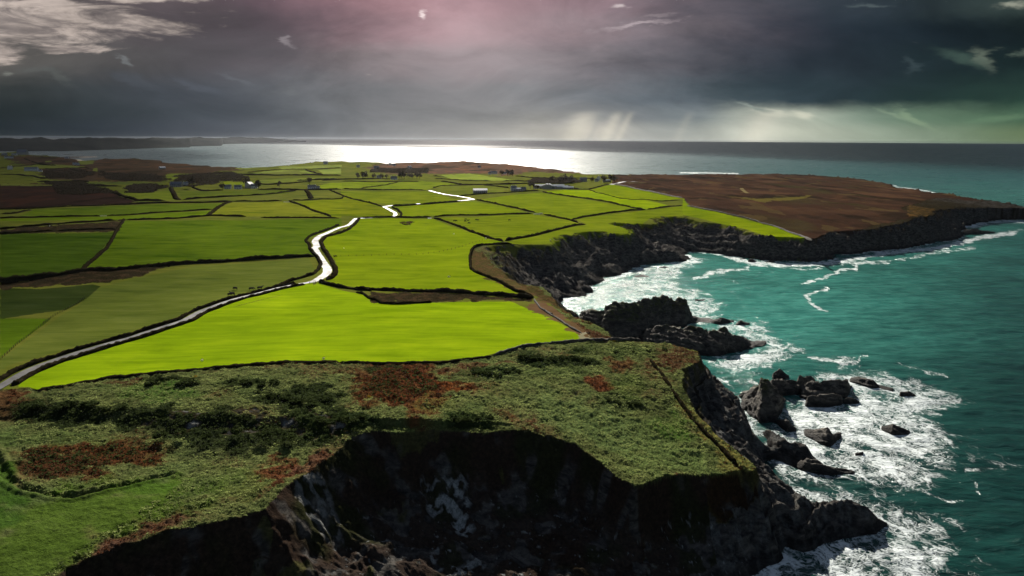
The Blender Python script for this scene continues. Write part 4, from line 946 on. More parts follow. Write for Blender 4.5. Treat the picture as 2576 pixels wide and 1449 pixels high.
hedge(c1((2180,522),(2230,545),(2260,552),(2400,608),(2500,648)), 4.5, 2, 'slanting hedgebank down the right side of the yellowish field')
hedge(c2((-60,455),(0,480),(120,515),(230,545),(308,563)), 3.4, 2, 'slanting hedgebank meeting the road at the S bend')
hedge(c2((372,560),(500,555),(650,546),(900,526)), 5, 2.6, 'thickest hedgebank in the middle fields, behind the S bend of the road')
hedge(c2((0,436),(300,441),(640,446)), 3.2, 2, 'straight hedgebank ending at the far bright strip of road')
hedge(c2((150,430),(210,420),(280,409),(430,385)), 3, 1.6, 'short slanting hedgebank dividing the two small far fields')
hedge(c2((690,428),(720,416),(760,411),(950,405),(1150,399),(1400,396)), 3.4, 2, 'curved hedgebank around the top of the dull brown field')
hedge(c2((1015,514),(1200,556),(1400,601),(1470,613)), 3.4, 2, 'hedgebank from the far road bend to the white trough')
hedge(c2((1525,625),(1600,642),(1700,666),(1790,690)), 3.4, 2, 'hedgebank from the white trough down to the field corner')
hedge(c2((1735,668),(2000,621),(2150,600),(2295,586)), 3.8, 2.2, 'straight dark hedgebank along the bottom of the largest middle field')
hedge(c2((2310,584),(2430,571),(2576,558)), 3.6, 2, 'hedgebank running right from the field corner above the bay')
hedge(c2((1515,457),(1650,478),(1800,502),(2000,531),(2200,573),(2290,586)), 3.8, 2.4, 'slanting hedgebank between the largest middle field and the brightest far field')
hedge(c2((885,488),(1000,478),(1100,471),(1300,458),(1500,452)), 3.4, 2, 'hedgebank from the road to the big farm')
hedge(c2((1235,830),(1320,812),(1400,796),(1600,746),(1760,714),(1845,703)), 4.2, 2.4, 'bumpy hedgebank along the lower right side of the cattle field near the cliff')
hedge(c2((695,656),(760,670),(850,700),(1000,762),(1100,806),(1225,834)), 3.6, 2.2, 'slanting hedgebank down the left side of the dark cattle field')
hedge(c2((1700,436),(1780,436),(1860,437),(1950,418),(2020,402)), 3.6, 2, 'hedgebank linking the big farm with the moor edge')
hedge(c2((1865,441),(2000,480),(2100,500),(2200,516),(2280,512),(2400,526),(2560,520)), 3, 1.1, 'faint low bank across the brightest far field')
hedge(c2((2060,400),(2200,424),(2400,470),(2576,506)), 3.2, 1.8, 'stone bank between the brown moor and the far bright field', M_wallstone, 'stone_wall', 'wall', None)
hedge(c3((30,562),(160,590),(300,619),(500,659),(700,719),(900,789),(975,824)), 3.0, 1.6, 'stone wall between brown moor and the cliff top strip of grass', M_wallstone, 'stone_wall', 'wall', None)
hedge(c2((1290,850),(1100,856),(1010,866),(985,885),(970,940),(975,1030),(1010,1058),(1050,1080),(1200,1141),(1300,1200),(1450,1250)), 2.6, 1.9, 'dark wall wrapping the inner corner of the bay', M_hedge, 'stone_wall', 'wall', None)
hedge(q5((1590,505),(1700,540),(1900,590),(2150,620),(2400,640))+c2((150,1192),(400,1200),(700,1209),(900,1216),(1150,1230),(1450,1256)), lambda s: 2.6+2.6*s, 2.2, 'long dark hedgebank below the middle field, from the road bend to the coast')
hedge(q5((2150,670),(2280,700),(2350,760),(2500,800))+c2((300,1303),(450,1306),(700,1291)), 1.8, 1.2, 'low bank round the lower side of the brown scrub patch')
hedge(c2((1455,1262),(1500,1330),(1600,1380))+nn((330,330),(480,430),(620,530),(700,575)), 1.3, .9, 'low pale wall along the seaward side of the brightest field', M_wallstone, 'stone_wall', 'wall', None)
hedge(c5((860,205),(930,182),(1000,165),(1100,146),(1300,127),(1500,121),(1620,115),(1700,118)), 1.5, 1.3, 'drystone wall along the bottom right of the brightest field', M_wallstone, 'stone_wall', 'wall', None)
hedge(c5((-20,244),(300,243),(600,242),(760,228),(850,208)), 2.2, .8, 'brown bank along the bottom middle of the brightest field')
hedge(c4((205,402),(400,370),(650,320),(900,298),(1250,270),(1600,247),(1925,246)), 3.2, .9, 'ragged scrubby hedge along the bottom left of the brightest field')
hedge(None, 2.2, 1.7, 'dark bank beside the coast path on the near headland', M_hedge, 'coast_bank', 'bank', None, world_pts=unp(c6((-190,-55+0),(-90,60+200),(0,478),(60,545),(130,612),(200,690),(330,815)))) if False else None
hedge(c5((1745,225),(1800,290),(1860,380),(1932,480))+c6((60,560),(130,630),(200,705),(310,815)), 1.6, 1.1, 'crumbling dark bank following the coast path on the near headland', M_hedge, 'stone_wall', 'wall', None)
# banks each side of the lane
rl = unp(S_road)
def offs(w, d):
    w = np.asarray(w); t_ = np.gradient(w, axis=0); L = np.linalg.norm(t_, axis=1)[:, None]+1e-9
    return w+np.stack([-t_[:, 1], t_[:, 0]], 1)/L*(np.asarray(d).reshape(-1, 1) if np.ndim(d) else d)
lo = rl[:12]
hedge(None, 2.6, 1.7, 'field side bank of the lane, from lower left up to the cattle', world_pts=offs(lo, 4.4))
hedge(None, 3.2, 1.4, 'seaward bank of the lane along the brightest field', world_pts=offs(lo[2:], -4.0))
hedge(q5((900,620),(1130,505),(1250,472),(1400,430),(1500,400),(1590,320),(1625,220),(1560,130),(1500,60),(1450,0))+c1((2340,860),(2305,825),(2330,800),(2450,750),(2560,705)), 3.4, 2.0, 'curving bank on the left of the white road bend')
hedge(q5((1700,480),(1800,440),(1850,370),(1840,290),(1780,180),(1700,60),(1650,0))+c1((2440,880),(2420,840),(2460,800),(2576,762))+c2((60,735),(110,690),(135,662)), 4.2, 2.2, 'curving bank on the right of the white road bend')
hedge(c2((450,640),(455,620),(430,590),(380,570)), 3.6, 2.0, 'short curved bank right of the S bend')
# far banks
hedge(q1((0,500),(300,470),(560,445),(850,460)), 9, 3, 'far hedge above the long house with white gables', grp='far banks')
hedge(q1((620,520),(900,515),(1280,500),(1400,520)), 9, 3, 'far hedge right of the long house with white gables', grp='far banks')
hedge(q1((0,600),(250,600),(480,620),(700,665)), 8, 3, 'far hedge below the long house with white gables', grp='far banks')
hedge(q1((560,700),(900,705),(1150,690),(1350,710)), 7, 3, 'far hedge under the strip of pale grass on the moor edge', grp='far banks')
hedge(q1((380,355),(450,390),(620,430),(820,430)), 9, 2.5, 'far bank curving down from the farthest village', grp='far banks')
hedge(q2((330,790),(400,820),(480,842),(800,830)), 5, 2.5, 'far hedge below the dark wood, left of the grey farmhouse')
hedge(q2((1300,828),(1700,828),(2050,830),(2576,822)), 5, 2.5, 'far hedge running right from the grey farmhouse to the white lane end')
hedge(q2((-700,1035),(-300,1020),(0,1022),(180,1015),(700,998),(930,1000)), 4, 2, 'long far hedge under the roadside at the moor corner')
hedge(q2((180,972),(600,950),(1200,912),(1600,882),(1900,842)), 5, 2.6, 'lumpy far hedge rising right across two olive fields')
hedge(q2((0,800),(40,870),(80,960),(150,975)), 9, 3, 'dark scrubby bank between the two small far left fields')
hedge(q2((2040,835),(2080,880),(2120,960)), 9, 3, 'short thick scrubby bank below the white lane end')
hedge(q2((1250,730),(1450,745),(1750,735),(1900,722),(2130,700)), 6, 2.5, 'far hedge behind the grey farmhouse')
hedge(q2((1040,598),(1500,606),(2100,606),(2576,612)), 16, 3, 'wide brown bank in front of the farthest bright fields', grp='far banks')
hedge(q2((2040,525),(2180,570),(2300,602)), 7, 2.5, 'slanting bank between the two farthest bright fields', grp='far banks')
hedge(q2((1150,562),(1500,534),(2000,514),(2576,498)), 6, 2.2, 'thin bank at the top of the farthest bright fields', grp='far banks')
hedge(q2((1900,690),(2200,675),(2576,660)), 12, 3, 'brown scrub bank right of centre below the farthest fields', grp='far banks')
hedge(q2((2390,828),(2480,870),(2576,905)), 4, 2, 'bank curving down from the white lane end')
hedge(q1((1680,850),(1850,920),(2080,992),(2500,982)), 6, 3, 'bank on the right edge of the brown moor')
hedge(q1((0,1190),(200,1190),(330,1160),(480,1130)), 4, 2, 'bank under the moor at the far left edge')
hedge(q1((1180,742),(1300,775),(1600,775),(1840,770)), 6, 3, 'dark hedge under the long thin far pasture')
hedge(q3((1380,508),(1420,512),(1500,516)), 6, 2.5, 'short dark hedge left of the pale yellow field')
hedge(q3((1400,552),(1700,572),(2000,582),(2280,586)), 5, 2.2, 'hedge under the pale yellow field')
hedge(q3((1500,592),(1700,618),(1850,640),(2200,640),(2576,622)), 5, 2.2, 'hedge below and right of the pale yellow field')
hedge(q3((2150,650),(2350,665),(2540,695)), 4.5, 2.2, 'hedge slanting down towards the row of barns')
hedge(q3((0,590),(300,598),(740,602),(1200,590)), 4, 1.6, 'low dotted hedge beneath the row of farm trees')
hedge(q3((-300,575),(0,562),(300,558),(770,552)), 6, 2.6, 'dark hedge along the row of farm trees')
hedge(q4((0,628),(300,632),(600,620),(900,622),(1250,612)), 6, 2.6, 'dark hedge behind the big farm')
hedge(q4((260,512),(500,540),(750,545),(1200,548),(1500,552)), 5, 2.4, 'far hedge below the long thin field near the sea')
hedge(q4((60,590),(300,588),(520,592)), 5, 2.4, 'far hedge left of the big farm')
hedge(q4((1060,655),(1150,690),(1250,712),(1370,705)), 4, 2, 'bank curving right from the big farm')

# ------------------------------------------------------------------ post and wire fences
def fence(pts, sp, label):
    w = unp(pts); seg = np.linalg.norm(np.diff(w, axis=0), axis=1); cum = np.concatenate([[0], np.cumsum(seg)])
    s_ = np.arange(0, cum[-1], sp); x = np.interp(s_, cum, w[:, 0]); y = np.interp(s_, cum, w[:, 1]); z = ground_z(x, y)
    root = add_obj('wire_fence', None); root.location = (x[0], y[0], z[0]); tag(root, label, 'fence')
    mb = MB(); mb.tube([(0,0,-.3),(0,0,1.15),(0,0,1.3)], [.12,.11,.08], 6)
    p0 = mb.build('post', M_post, root); pts_ = []
    for i in range(len(x)):
        o = p0 if i == 0 else p0.copy()
        if i: link(o); o.parent = root
        o.location = (x[i]-x[0], y[i]-y[0], z[i]-z[0]); pts_.append((x[i]-x[0], y[i]-y[0], z[i]-z[0]+.9))
    for dz_ in (.2, -.3):
        mw = MB(); mw.tube([(a, b, c+dz_) for a, b, c in pts_], [.02]*len(pts_), 3); mw.build('wire', M_post, root)
fence(c2((-60,945),(0,945),(300,936),(600,926),(740,905),(850,880),(1000,842),(1080,822)), 6, 'faint post and wire fence crossing the bright middle field')
fence(c1((330,1449),(420,1390),(500,1340),(580,1300),(650,1245)), 3.2, 'post and wire fence slanting up at the far lower left')
fence(c4((0,230),(60,180),(100,140),(160,92),(200,58),(285,0)), 3.0, 'closely spaced fence posts at the left edge beside the pale strip')

# ------------------------------------------------------------------ plants
def leaf_mesh(name, n, m_, shape, leaf, seed, extra=None):
    g = np.random.default_rng(seed)
    P = shape(g, n)
    a = g.normal(size=(n, 3)); a /= np.linalg.norm(a, axis=1)[:, None]; b_ = np.cross(a, g.normal(size=(n, 3))); b_ /= np.linalg.norm(b_, axis=1)[:, None]
    s_ = leaf*g.uniform(.6, 1.4, (n, 1))
    V_ = np.stack([P-a*s_-b_*s_*.6, P+a*s_-b_*s_*.6, P+a*s_*.7+b_*s_*.6, P-a*s_*.7+b_*s_*.6], 1).reshape(-1, 3)
    return np_mesh(name, V_, np.arange(4*n).reshape(n, 4), m_, False)
def dome(g, n):
    c = g.uniform(-.75, .75, (9, 3)); c[:, 2] = np.abs(c[:, 2])*.6+.15; r = g.uniform(.3, .55, 9)
    k_ = g.integers(0, 9, n); d = g.normal(size=(n, 3)); d /= np.linalg.norm(d, axis=1)[:, None]
    P = c[k_]+d*r[k_][:, None]*g.uniform(.75, 1.05, (n, 1)); P[:, 2] = np.abs(P[:, 2])
    return P
def place(root_me, name, px_, py_, sx, label, cat, grp, hz=1.0, jig=0, off=0.0):
    p = unp([(px_, py_)])[0]; z = float(ground_z(p[0], p[1])[0])
    o = add_obj(name, root_me); o.location = (p[0], p[1], z-.1+off); o.scale = (sx, sx, sx*hz); o.rotation_euler[2] = random.uniform(0, 6.28)
    return tag(o, label, cat, grp)
random.seed(5)
bush = [leaf_mesh('gorse', 420, M_gorse, dome, .13, 11+i) for i in range(4)]
ORD = ['leftmost', 'second from the left', 'third from the left', 'fourth from the left', 'fifth from the left', 'sixth from the left']
def patch_bushes(cx, cy, rx, ry, n, smin, smax, where):
    n = 6 if n > 20 else (5 if n > 12 else 4)
    for i in range(n):
        x = cx+rx*((i+.5)/n*2-1)+random.uniform(-.05, .05)*rx; y = cy+random.uniform(-.7, .7)*ry
        place(random.choice(bush), 'gorse_bush', x, y, random.uniform((smin+smax)/2, smax*1.15), 'dark gorse bush, '+(ORD[i] if i < n-1 else 'rightmost')+' '+where, 'bush', 'gorse bushes '+where, random.uniform(.55, .8))
patch_bushes(430, 962, 66, 12, 16, 1.2, 2.4, 'in the clump under the ragged hedge')
patch_bushes(200, 1028, 130, 12, 22, 1.2, 2.6, 'on the scarp above the rust hollow')
patch_bushes(640, 966, 66, 9, 11, 1.0, 2.0, 'in the small clump below the field')
patch_bushes(770, 1005, 100, 22, 24, 1.0, 2.2, 'on the rise left of the rust slope')
patch_bushes(560, 1085, 200, 20, 34, .9, 2.0, 'in the wide central dark belt')
patch_bushes(860, 1062, 70, 14, 16, .9, 1.8, 'where the dark cliff begins')
patch_bushes(1250, 944, 70, 8, 14, 1.0, 2.0, 'in the hollow under the drystone wall')
patch_bushes(1400, 908, 95, 9, 22, 1.0, 2.2, 'in the clumps near the drystone wall')
patch_bushes(1190, 1055, 55, 10, 12, .8, 1.6, 'above the pale cliff rock patches')
patch_bushes(1610, 884, 80, 8, 12, .7, 1.4, 'at the top right of the headland')
patch_bushes(1570, 1012, 50, 12, 6, .7, 1.3, 'on the mound near the coast path')
yb = leaf_mesh('gorse_yellow', 160, M_flower, dome, .09, 30)
for px_, py_, wh in ((930, 1001, 'beside the rust coloured slope'), (493, 950, 'by the ragged hedge'), (1545, 861, 'below the end of the drystone wall')):
    place(yb, 'flowering_gorse', px_, py_, 1.0, 'small yellow flowering gorse '+wh, 'bush', 'yellow gorse', .7)
# tussocks of grass, bracken: far too many to count
def scatter(name, m_, base_n, masks, seed, smin, smax, leaf, nq, cat_kind='stuff', region=None, flat=.7):
    g = np.random.default_rng(seed)
    xs = region(g, base_n)
    x, y = xs[:, 0], xs[:, 1]
    ok = masks(x, y); x, y = x[ok], y[ok]; n = len(x)
    z = height_at(x, y)
    P = np.repeat(np.stack([x, y, z], 1), nq, 0)
    s_ = np.repeat(g.uniform(smin, smax, n), nq)[:, None]
    d = g.normal(size=(n*nq, 3)); d /= np.linalg.norm(d, axis=1)[:, None]; d[:, 2] = np.abs(d[:, 2])*flat
    P = P+d*s_
    a = g.normal(size=(n*nq, 3)); a /= np.linalg.norm(a, axis=1)[:, None]; b_ = np.cross(a, g.normal(size=a.shape)); b_ /= np.linalg.norm(b_, axis=1)[:, None]
    l = leaf*s_*g.uniform(.6, 1.4, (n*nq, 1))
    V_ = np.stack([P-a*l-b_*l*.5, P+a*l-b_*l*.5, P+a*l*.5+b_*l*.6, P-a*l*.5+b_*l*.6], 1).reshape(-1, 3)
    return tag(add_obj(name, np_mesh(name, V_, np.arange(len(V_)).reshape(-1, 4), m_, False)), kind='stuff')
_lr = np.log(rad)
def grid_ix(x, y):
    r_ = np.hypot(x, y); a_ = np.arctan2(x, y)
    i = np.clip(np.searchsorted(rad, r_), 0, len(rad)-1); j = np.clip(((a_-az[0])/(az[1]-az[0])).round().astype(int), 0, len(az)-1)
    return i, j
def height_at(x, y): i, j = grid_ix(x, y); return Z[i, j]
M_tuft = {}
def region_near(g, n):
    a_ = g.uniform(R(-38), R(28), n); r_ = np.sqrt(g.uniform(110**2, 360**2, n)); return np.stack([r_*np.sin(a_), r_*np.cos(a_)], 1)
def cov_at(x, y): i, j = grid_ix(x, y); return cover[i, j], rough[i, j], rockm[i, j], inT[i, j]
def m_rust(x, y): c, r_, k_, t_ = cov_at(x, y); return (c[:, 0] > c[:, 1]*np.random.default_rng(3).uniform(1.0, 1.9, len(x))) & (r_ > .7) & (k_ < .3) & t_
def m_green(x, y): c, r_, k_, t_ = cov_at(x, y); return (c[:, 1] >= c[:, 0]*np.random.default_rng(4).uniform(.6, 1.1, len(x))) & (c[:, 1] > .045) & (r_ > .7) & (k_ < .3) & t_
def m_dark(x, y): c, r_, k_, t_ = cov_at(x, y); return (c[:, 1] < .040) & (r_ > .7) & (k_ < .5) & t_
scatter('bracken', leafmat('dead_bracken', (.135,.052,.024), (.060,.028,.016), .25, .3), 110000, m_rust, 41, .2, .6, .45, 5, region=region_near, flat=.55)
scatter('grass_tussocks', leafmat('tussock_grass', (.225,.265,.090), (.075,.100,.034), .16, .55), 190000, m_green, 43, .10, .44, .45, 5, region=region_near, flat=.5)
scatter('scrub', M_gorse, 70000, m_dark, 45, .3, .8, .42, 5, region=region_near, flat=.7)
# far woods and thickets
woods = [q1((350,2000),), ]
def wood_region(polys):
    W_ = [unp(p) for p in polys]
    def fn(g, n):
        out = []
        for w in W_:
            lo_, hi_ = w.min(0), w.max(0)
            p = g.uniform(lo_, hi_, (n, 2)); p = p[pip(w, p[:, 0], p[:, 1]+fbm(p[:, 0], p[:, 1], 60, 3, 9)*60) & (fbm(p[:, 0], p[:, 1], 45, 3, 8) > -.25)][:int(n*.5)]
            out.append(p)
        return np.concatenate(out)
    return fn
wp_ = [q1((740,520),(1250,530),(1400,600),(1300,660),(720,655),(680,600)), q1((1480,560),(2100,590),(2440,600),(2460,700),(1900,700),(1560,650)), q2((60,620),(300,600),(650,575),(900,560),(1150,640),(1050,700),(800,690),(650,750),(380,760),(340,800),(160,770),(60,690)),
       q1((1880,830),(2000,760),(2400,750),(2500,790),(2350,850),(2100,875)), q1((750,720),(1100,700),(1500,790),(1600,880),(1300,900),(900,850)), q4((450,600),(600,560),(900,570),(1150,560),(1250,590),(1200,618),(600,618)), q3((450,410),(760,400),(1300,400),(1300,465),(900,470),(460,455))]
def m_all(x, y): return np.ones(len(x), bool)
gw = np.random.default_rng(5)
scatter('woodland', M_tree, 7000, m_all, 47, 1.2, 3.4, .34, 12, region=wood_region(wp_), flat=.9)

# trees one can tell apart
def crown_fn(g, n):
    c = g.uniform(-.6, .6, (10, 3)); c[:, 2] = g.uniform(.9, 2.1, 10); r_ = g.uniform(.3, .55, 10)
    k_ = g.integers(0, 10, n); d = g.normal(size=(n, 3)); d /= np.linalg.norm(d, axis=1)[:, None]
    return c[k_]+d*r_[k_][:, None]*g.uniform(.7, 1.05, (n, 1))
def make_tree(seed):
    g = random.Random(seed)
    root = add_obj('farm_tree', None)
    add_obj('crown', leaf_mesh('crown', 320, M_tree, crown_fn, .13, seed), root)
    mb = MB(); mb.tube([(0,0,-.1),(0,0,.6),(.05,0,1.3),(.1,.05,1.9)], [.10,.08,.05,.02])
    for i in range(5):
        a = g.uniform(0, 6.28); z = g.uniform(.6, 1.1); mb.tube([(0.02,0,z),(math.cos(a)*.25,math.sin(a)*.25,z+.3),(math.cos(a)*.5,math.sin(a)*.5,z+.7)], [.04,.03,.012], 5)
    mb.build('trunk', M_bark, root, True)
    return root
def copy_tree(o, parent=None):
    c = o.copy(); sc.collection.objects.link(c); c.parent = parent
    for ch in list(o.children): copy_tree(ch, c)
    return c
protos = {}
def set_at(o, p2, s=1.0, rot=0.0, dz=0.0, hz=1.0):
    p = unp([p2])[0]; o.location = (p[0], p[1], float(ground_z(p[0], p[1])[0])+dz); o.scale = (s, s, s*hz); o.rotation_euler[2] = rot
tp = [make_tree(61), make_tree(62), make_tree(63)]; tused = [False]*3
def tree(pt, s, label, grp, hz=1.0):
    k_ = random.randrange(3)
    o = tp[k_] if not tused[k_] else copy_tree(tp[k_]); tused[k_] = True
    set_at(o, pt, s, random.uniform(0, 6.28), 0, hz); tag(o, label, 'tree', grp)
G1 = 'trees along the farm hedge in the distance'
for (x, y, s, lb) in ((245,555,6,'narrow dark tree at the left end of the farm tree row'), (320,555,7,'left of the two wide dark trees in the farm tree row'), (360,555,7,'right of the two wide dark trees in the farm tree row'), (490,556,5,'small rounded tree just left of the white cottage in the tree row'),
      (610,552,5,'low tree just right of the white cottage in the tree row'), (680,556,4.5,'low bush like tree in the gap of the tree row'), (885,550,7,'tall tree leading the right hand group of the tree row'), (915,548,8,'tallest tree of the right hand group of the tree row'), (950,552,6,'short tree behind the tallest of the row'),
      (1020,548,5.5,'broad low tree in the right part of the tree row'), (1070,548,5,'small tree between broad and last trees of the row'), (1140,546,6,'last wide tree of the tree row'), (1180,546,6,'tree at the very right end of the row')):
    o = tree(q3((x, y))[0], s, lb, G1, 1.0)
for (x, y, s, lb) in ((820,622,7,'wide dark tree behind the blue grey barn'), (950,620,7,'left tree of the thicket right of the barns'), (1020,618,8,'tallest tree of the thicket right of the barns'), (1100,616,7,'right tree of the thicket right of the barns'), (1420,600,5,'small tree left of the white gabled house'), (1600,606,7,'tree right of the white gabled house'), (1700,612,8,'dark tree at the edge of the brown moor'), (1760,606,7,'outermost dark tree against the brown moor'),
      (60,505,6,'tree beside the white cottages under the hill'), (150,508,7,'dark tree right of the white cottages under the hill'), (220,512,7,'broad tree at the end of the yellow field'), (490,690,5,'dark tree left of the big farm'), (540,694,5,'second dark tree left of the big farm, closer to the roofs'), (600,730,4,'round bush like tree below the big farm')):
    tree(q4((x, y))[0], s, lb, 'trees round the big farm')
for (x, y, s, lb) in ((1150,775,8,'tree close to the grey gabled farmhouse on its left'), (1330,815,7,'dark tree right of the grey gabled farmhouse'), (330,800,9,'large dark tree in front of the wood'), (1640,790,5,'small tree in the far middle field'), (2100,745,6,'tree above the white lane end'), (780,825,5,'low tree left of the low white cottages')):
    tree(q2((x, y))[0], s, lb, 'trees round the grey farmhouse')

# ------------------------------------------------------------------ buildings
def house(pt, L, Wd, Hh, rot, label, wall=None, roof=None, chim=True, rh=None, cat='house', name='cottage', gable_white=False):
    root = add_obj(name, None); set_at(root, pt, 1.0, rot); tag(root, label, cat)
    wall = wall or M_white; roof = roof or M_slate; rh = rh or Wd*.42
    mb = MB(); l, w = L/2, Wd/2
    mb.add([(-l,-w,-1),(l,-w,-1),(l,w,-1),(-l,w,-1),(-l,-w,Hh),(l,-w,Hh),(l,w,Hh),(-l,w,Hh),(-l,0,Hh+rh),(l,0,Hh+rh)],
           [(0,1,5,4),(1,2,6,9,5),(2,3,7,6),(3,0,4,8,7),(4,5,9,8),(6,7,8,9)])
    mb.build('wall', wall, root)
    mr = MB(); e = .35; zt = Hh+rh+.18; ze = Hh-.12; wl = w+e
    mr.add([(-l-e,-wl,ze),(l+e,-wl,ze),(l+e,0,zt),(-l-e,0,zt),(l+e,wl,ze),(-l-e,wl,ze),(-l-e,-wl,ze-.16),(l+e,-wl,ze-.16),(l+e,wl,ze-.16),(-l-e,wl,ze-.16),(l+e,0,zt-.16),(-l-e,0,zt-.16)],
           [(0,1,2,3),(3,2,4,5),(0,6,7,1),(5,4,8,9),(1,7,10,2),(2,10,8,4),(0,3,11,6),(3,5,9,11),(6,11,10,7),(11,9,8,10)])
    rf = mr.build('roof', roof, root)
    if chim:
        for sx in (-1, 1):
            mc = MB(); mc.box(sx*(l-.7)-.4, sx*(l-.7)+.4, -.4, .4, Hh+rh-.5, Hh+rh+1.1); mc.build('chimney', wall, rf)
    nw = max(2, int(L/3.2))
    for i in range(nw):
        x = -l+L*(i+.5)/nw
        if i == nw//2:
            md = MB(); md.box(x-.5, x+.5, -w-.06, -w-.005, 0, 2.1); md.build('door', M_dark, root)
        else:
            for z in ([.9] if Hh < 4 else [.9, 3.3]):
                mw = MB(); mw.box(x-.55, x+.55, -w-.05, -w-.005, z, z+1.2); mw.build('window', M_dark, root)
def barn(pt, L, Wd, Hh, rot, label, roof=None, wall=None): house(pt, L, Wd, Hh, rot, label, wall or M_grey, roof or M_tin, False, Wd*.22, 'barn', 'barn')
for pt, L, W_, H_, rot, lb, kind in (
    (q4((640,690)), 24, 12, 5, .1, 'white roofed barn at the left end of the big farm', 'b'), (q4((735,700)), 18, 14, 7, 1.4, 'tall grey barn second from the left at the big farm', 'b'), (q4((775,700)), 20, 14, 7, 1.4, 'blue grey barn third from the left at the big farm', 'b'),
    (q4((838,698)), 12, 8, 5.5, .1, 'slate roofed farmhouse in the middle of the big farm', 'h'), (q4((915,700)), 22, 12, 6, .2, 'pale roofed barn right of the farmhouse at the big farm', 'b'), (q4((975,702)), 22, 10, 4.5, .1, 'low long barn near the right of the big farm', 'b'), (q4((1060,704)), 20, 8, 3.5, .0, 'lowest shed at the right end of the big farm', 'b'),
    (q4((240,735)), 10, 8, 5, .3, 'white gabled cottage left of the pair of low sheds', 'w'), (q4((320,738)), 12, 7, 3.5, .1, 'grey shed in the middle of the small steading', 'b'), (q4((385,738)), 9, 7, 3.5, .5, 'dark roofed cottage at the right of the small steading', 'h'),
    (q4((1520,575)), 11, 8, 6.5, 1.3, 'tall white gabled house near the brown moor', 'w'), (q4((1490,590)), 8, 6, 3, .2, 'small white outbuilding at the foot of the tall gabled house', 'w'), (q4((1290,590)), 15, 9, 5, .1, 'grey roofed house between the thicket and the tall white house', 'h'), (q4((1640,598)), 16, 8, 4, .1, 'long low grey roof right of the tall white house', 'b'),
    (q4((100,488)), 10, 7, 4, .2, 'small far cottage at the foot of the brown hill', 'w'), (q4((190,492)), 9, 7, 4, .2, 'grey far cottage among trees at the foot of the brown hill', 'h'),
    (q3((2095,768)), 24, 12, 5, .15, 'lone white roofed barn standing in the field above the road', 'b'), (q3((570,548)), 10, 7, 4.5, .1, 'white cottage in the farm tree row', 'w'), (q3((795,560)), 14, 8, 4, .1, 'long pale cottage in the gap of the tree row', 'w'),
    (q3((530,408)), 16, 9, 5, .2, 'pale roofed house at the left of the hazy hamlet', 'h'), (q3((1030,405)), 16, 9, 5.5, 1.2, 'blue grey gabled house in the hazy hamlet', 'h'), (q3((795,356)), 10, 8, 4.5, .1, 'bright cottage high on the hazy hillside', 'w'), (q3((735,342)), 9, 7, 4, .1, 'tiny cottage above the bright one on the hazy hillside', 'w'), (q3((2083,390)), 9, 7, 4, .1, 'isolated bright cottage on the brown hill', 'w'),
    (q3((2300,475)), 18, 8, 4.5, .05, 'long white cottage at the top of the yellow field', 'w'), (q3((2240,485)), 7, 6, 4, .1, 'small white cottage left of the long one above the yellow field', 'w'), (q3((255,385)), 9, 7, 4, .1, 'small cottage on the far field boundary', 'w'),
    (q2((865,808)), 11, 7, 4, .1, 'left of the two low cottages in front of the grey farmhouse', 'w'), (q2((1020,808)), 12, 7, 4, .1, 'right of the two low cottages in front of the grey farmhouse', 'w'), (q2((1190,790)), 12, 10, 7, 1.3, 'grey gabled farmhouse left of its white neighbour', 'g'), (q2((1265,795)), 11, 8, 4.5, .3, 'white neighbour right of the grey gabled farmhouse', 'w'),
    (q2((90,785)), 20, 10, 5, .1, 'blue roofed house in shade by the dark wood', 'h'), (q2((225,768)), 8, 7, 5, .9, 'white cottage lit at the edge of the dark wood', 'w'), (q2((2135,812)), 14, 7, 3.5, .05, 'low white cottage at the white lane end', 'w'), (q2((2225,815)), 6, 5, 3, .05, 'small white shed right of the low cottage at the lane end', 'w'), (q2((2340,445)), 14, 10, 5, .1, 'pale cottage on the skyline above the bright fields', 'w'),
    (q1((480,545)), 34, 9, 6, .05, 'long dark roofed house with white gable ends at far left', 'w'), (q1((155,525)), 10, 8, 7, 1.2, 'white gable end standing alone at far left', 'w'), (q1((612,552)), 8, 6, 3, .4, 'tiny outbuilding right of the long house with white gables', 'w'), (q1((1125,445)), 9, 7, 4.5, .9, 'left of two tiny white cottages below the beach', 'w'), (q1((1177,450)), 9, 7, 4.5, .9, 'right of two tiny white cottages below the beach', 'w'),
    (q1((2450,515)), 16, 10, 5, .9, 'bright white roof alone on the brown slope by the water', 'b'), (q1((220,305)), 20, 10, 5, .1, 'pale house in the farthest village', 'w'), (q1((70,308)), 20, 10, 5, .1, 'grey house in the farthest village at the left edge', 'h'), (q1((100,352)), 14, 8, 5, .9, 'left of two small pale houses below the farthest village', 'w'), (q1((170,352)), 14, 8, 5, .9, 'right of two small pale houses below the farthest village', 'w'), (q1((1010,358)), 14, 8, 4.5, .1, 'little house close to the beach', 'w')):
    if kind == 'b': barn(pt[0], L, W_, H_, rot, lb)
    else: house(pt[0], L, W_, H_, rot, lb, {'w': M_white, 'h': M_grey, 'g': M_grey}[kind])
house(q1((345,300))[0], 40, 22, 13, .1, 'large dark mound, built as a hall, on the skyline of the farthest village', M_grey, M_slate, False, 12, 'dark_mound', 'dark_mound')  # hill-like dark mound, given the shape of a gabled hall

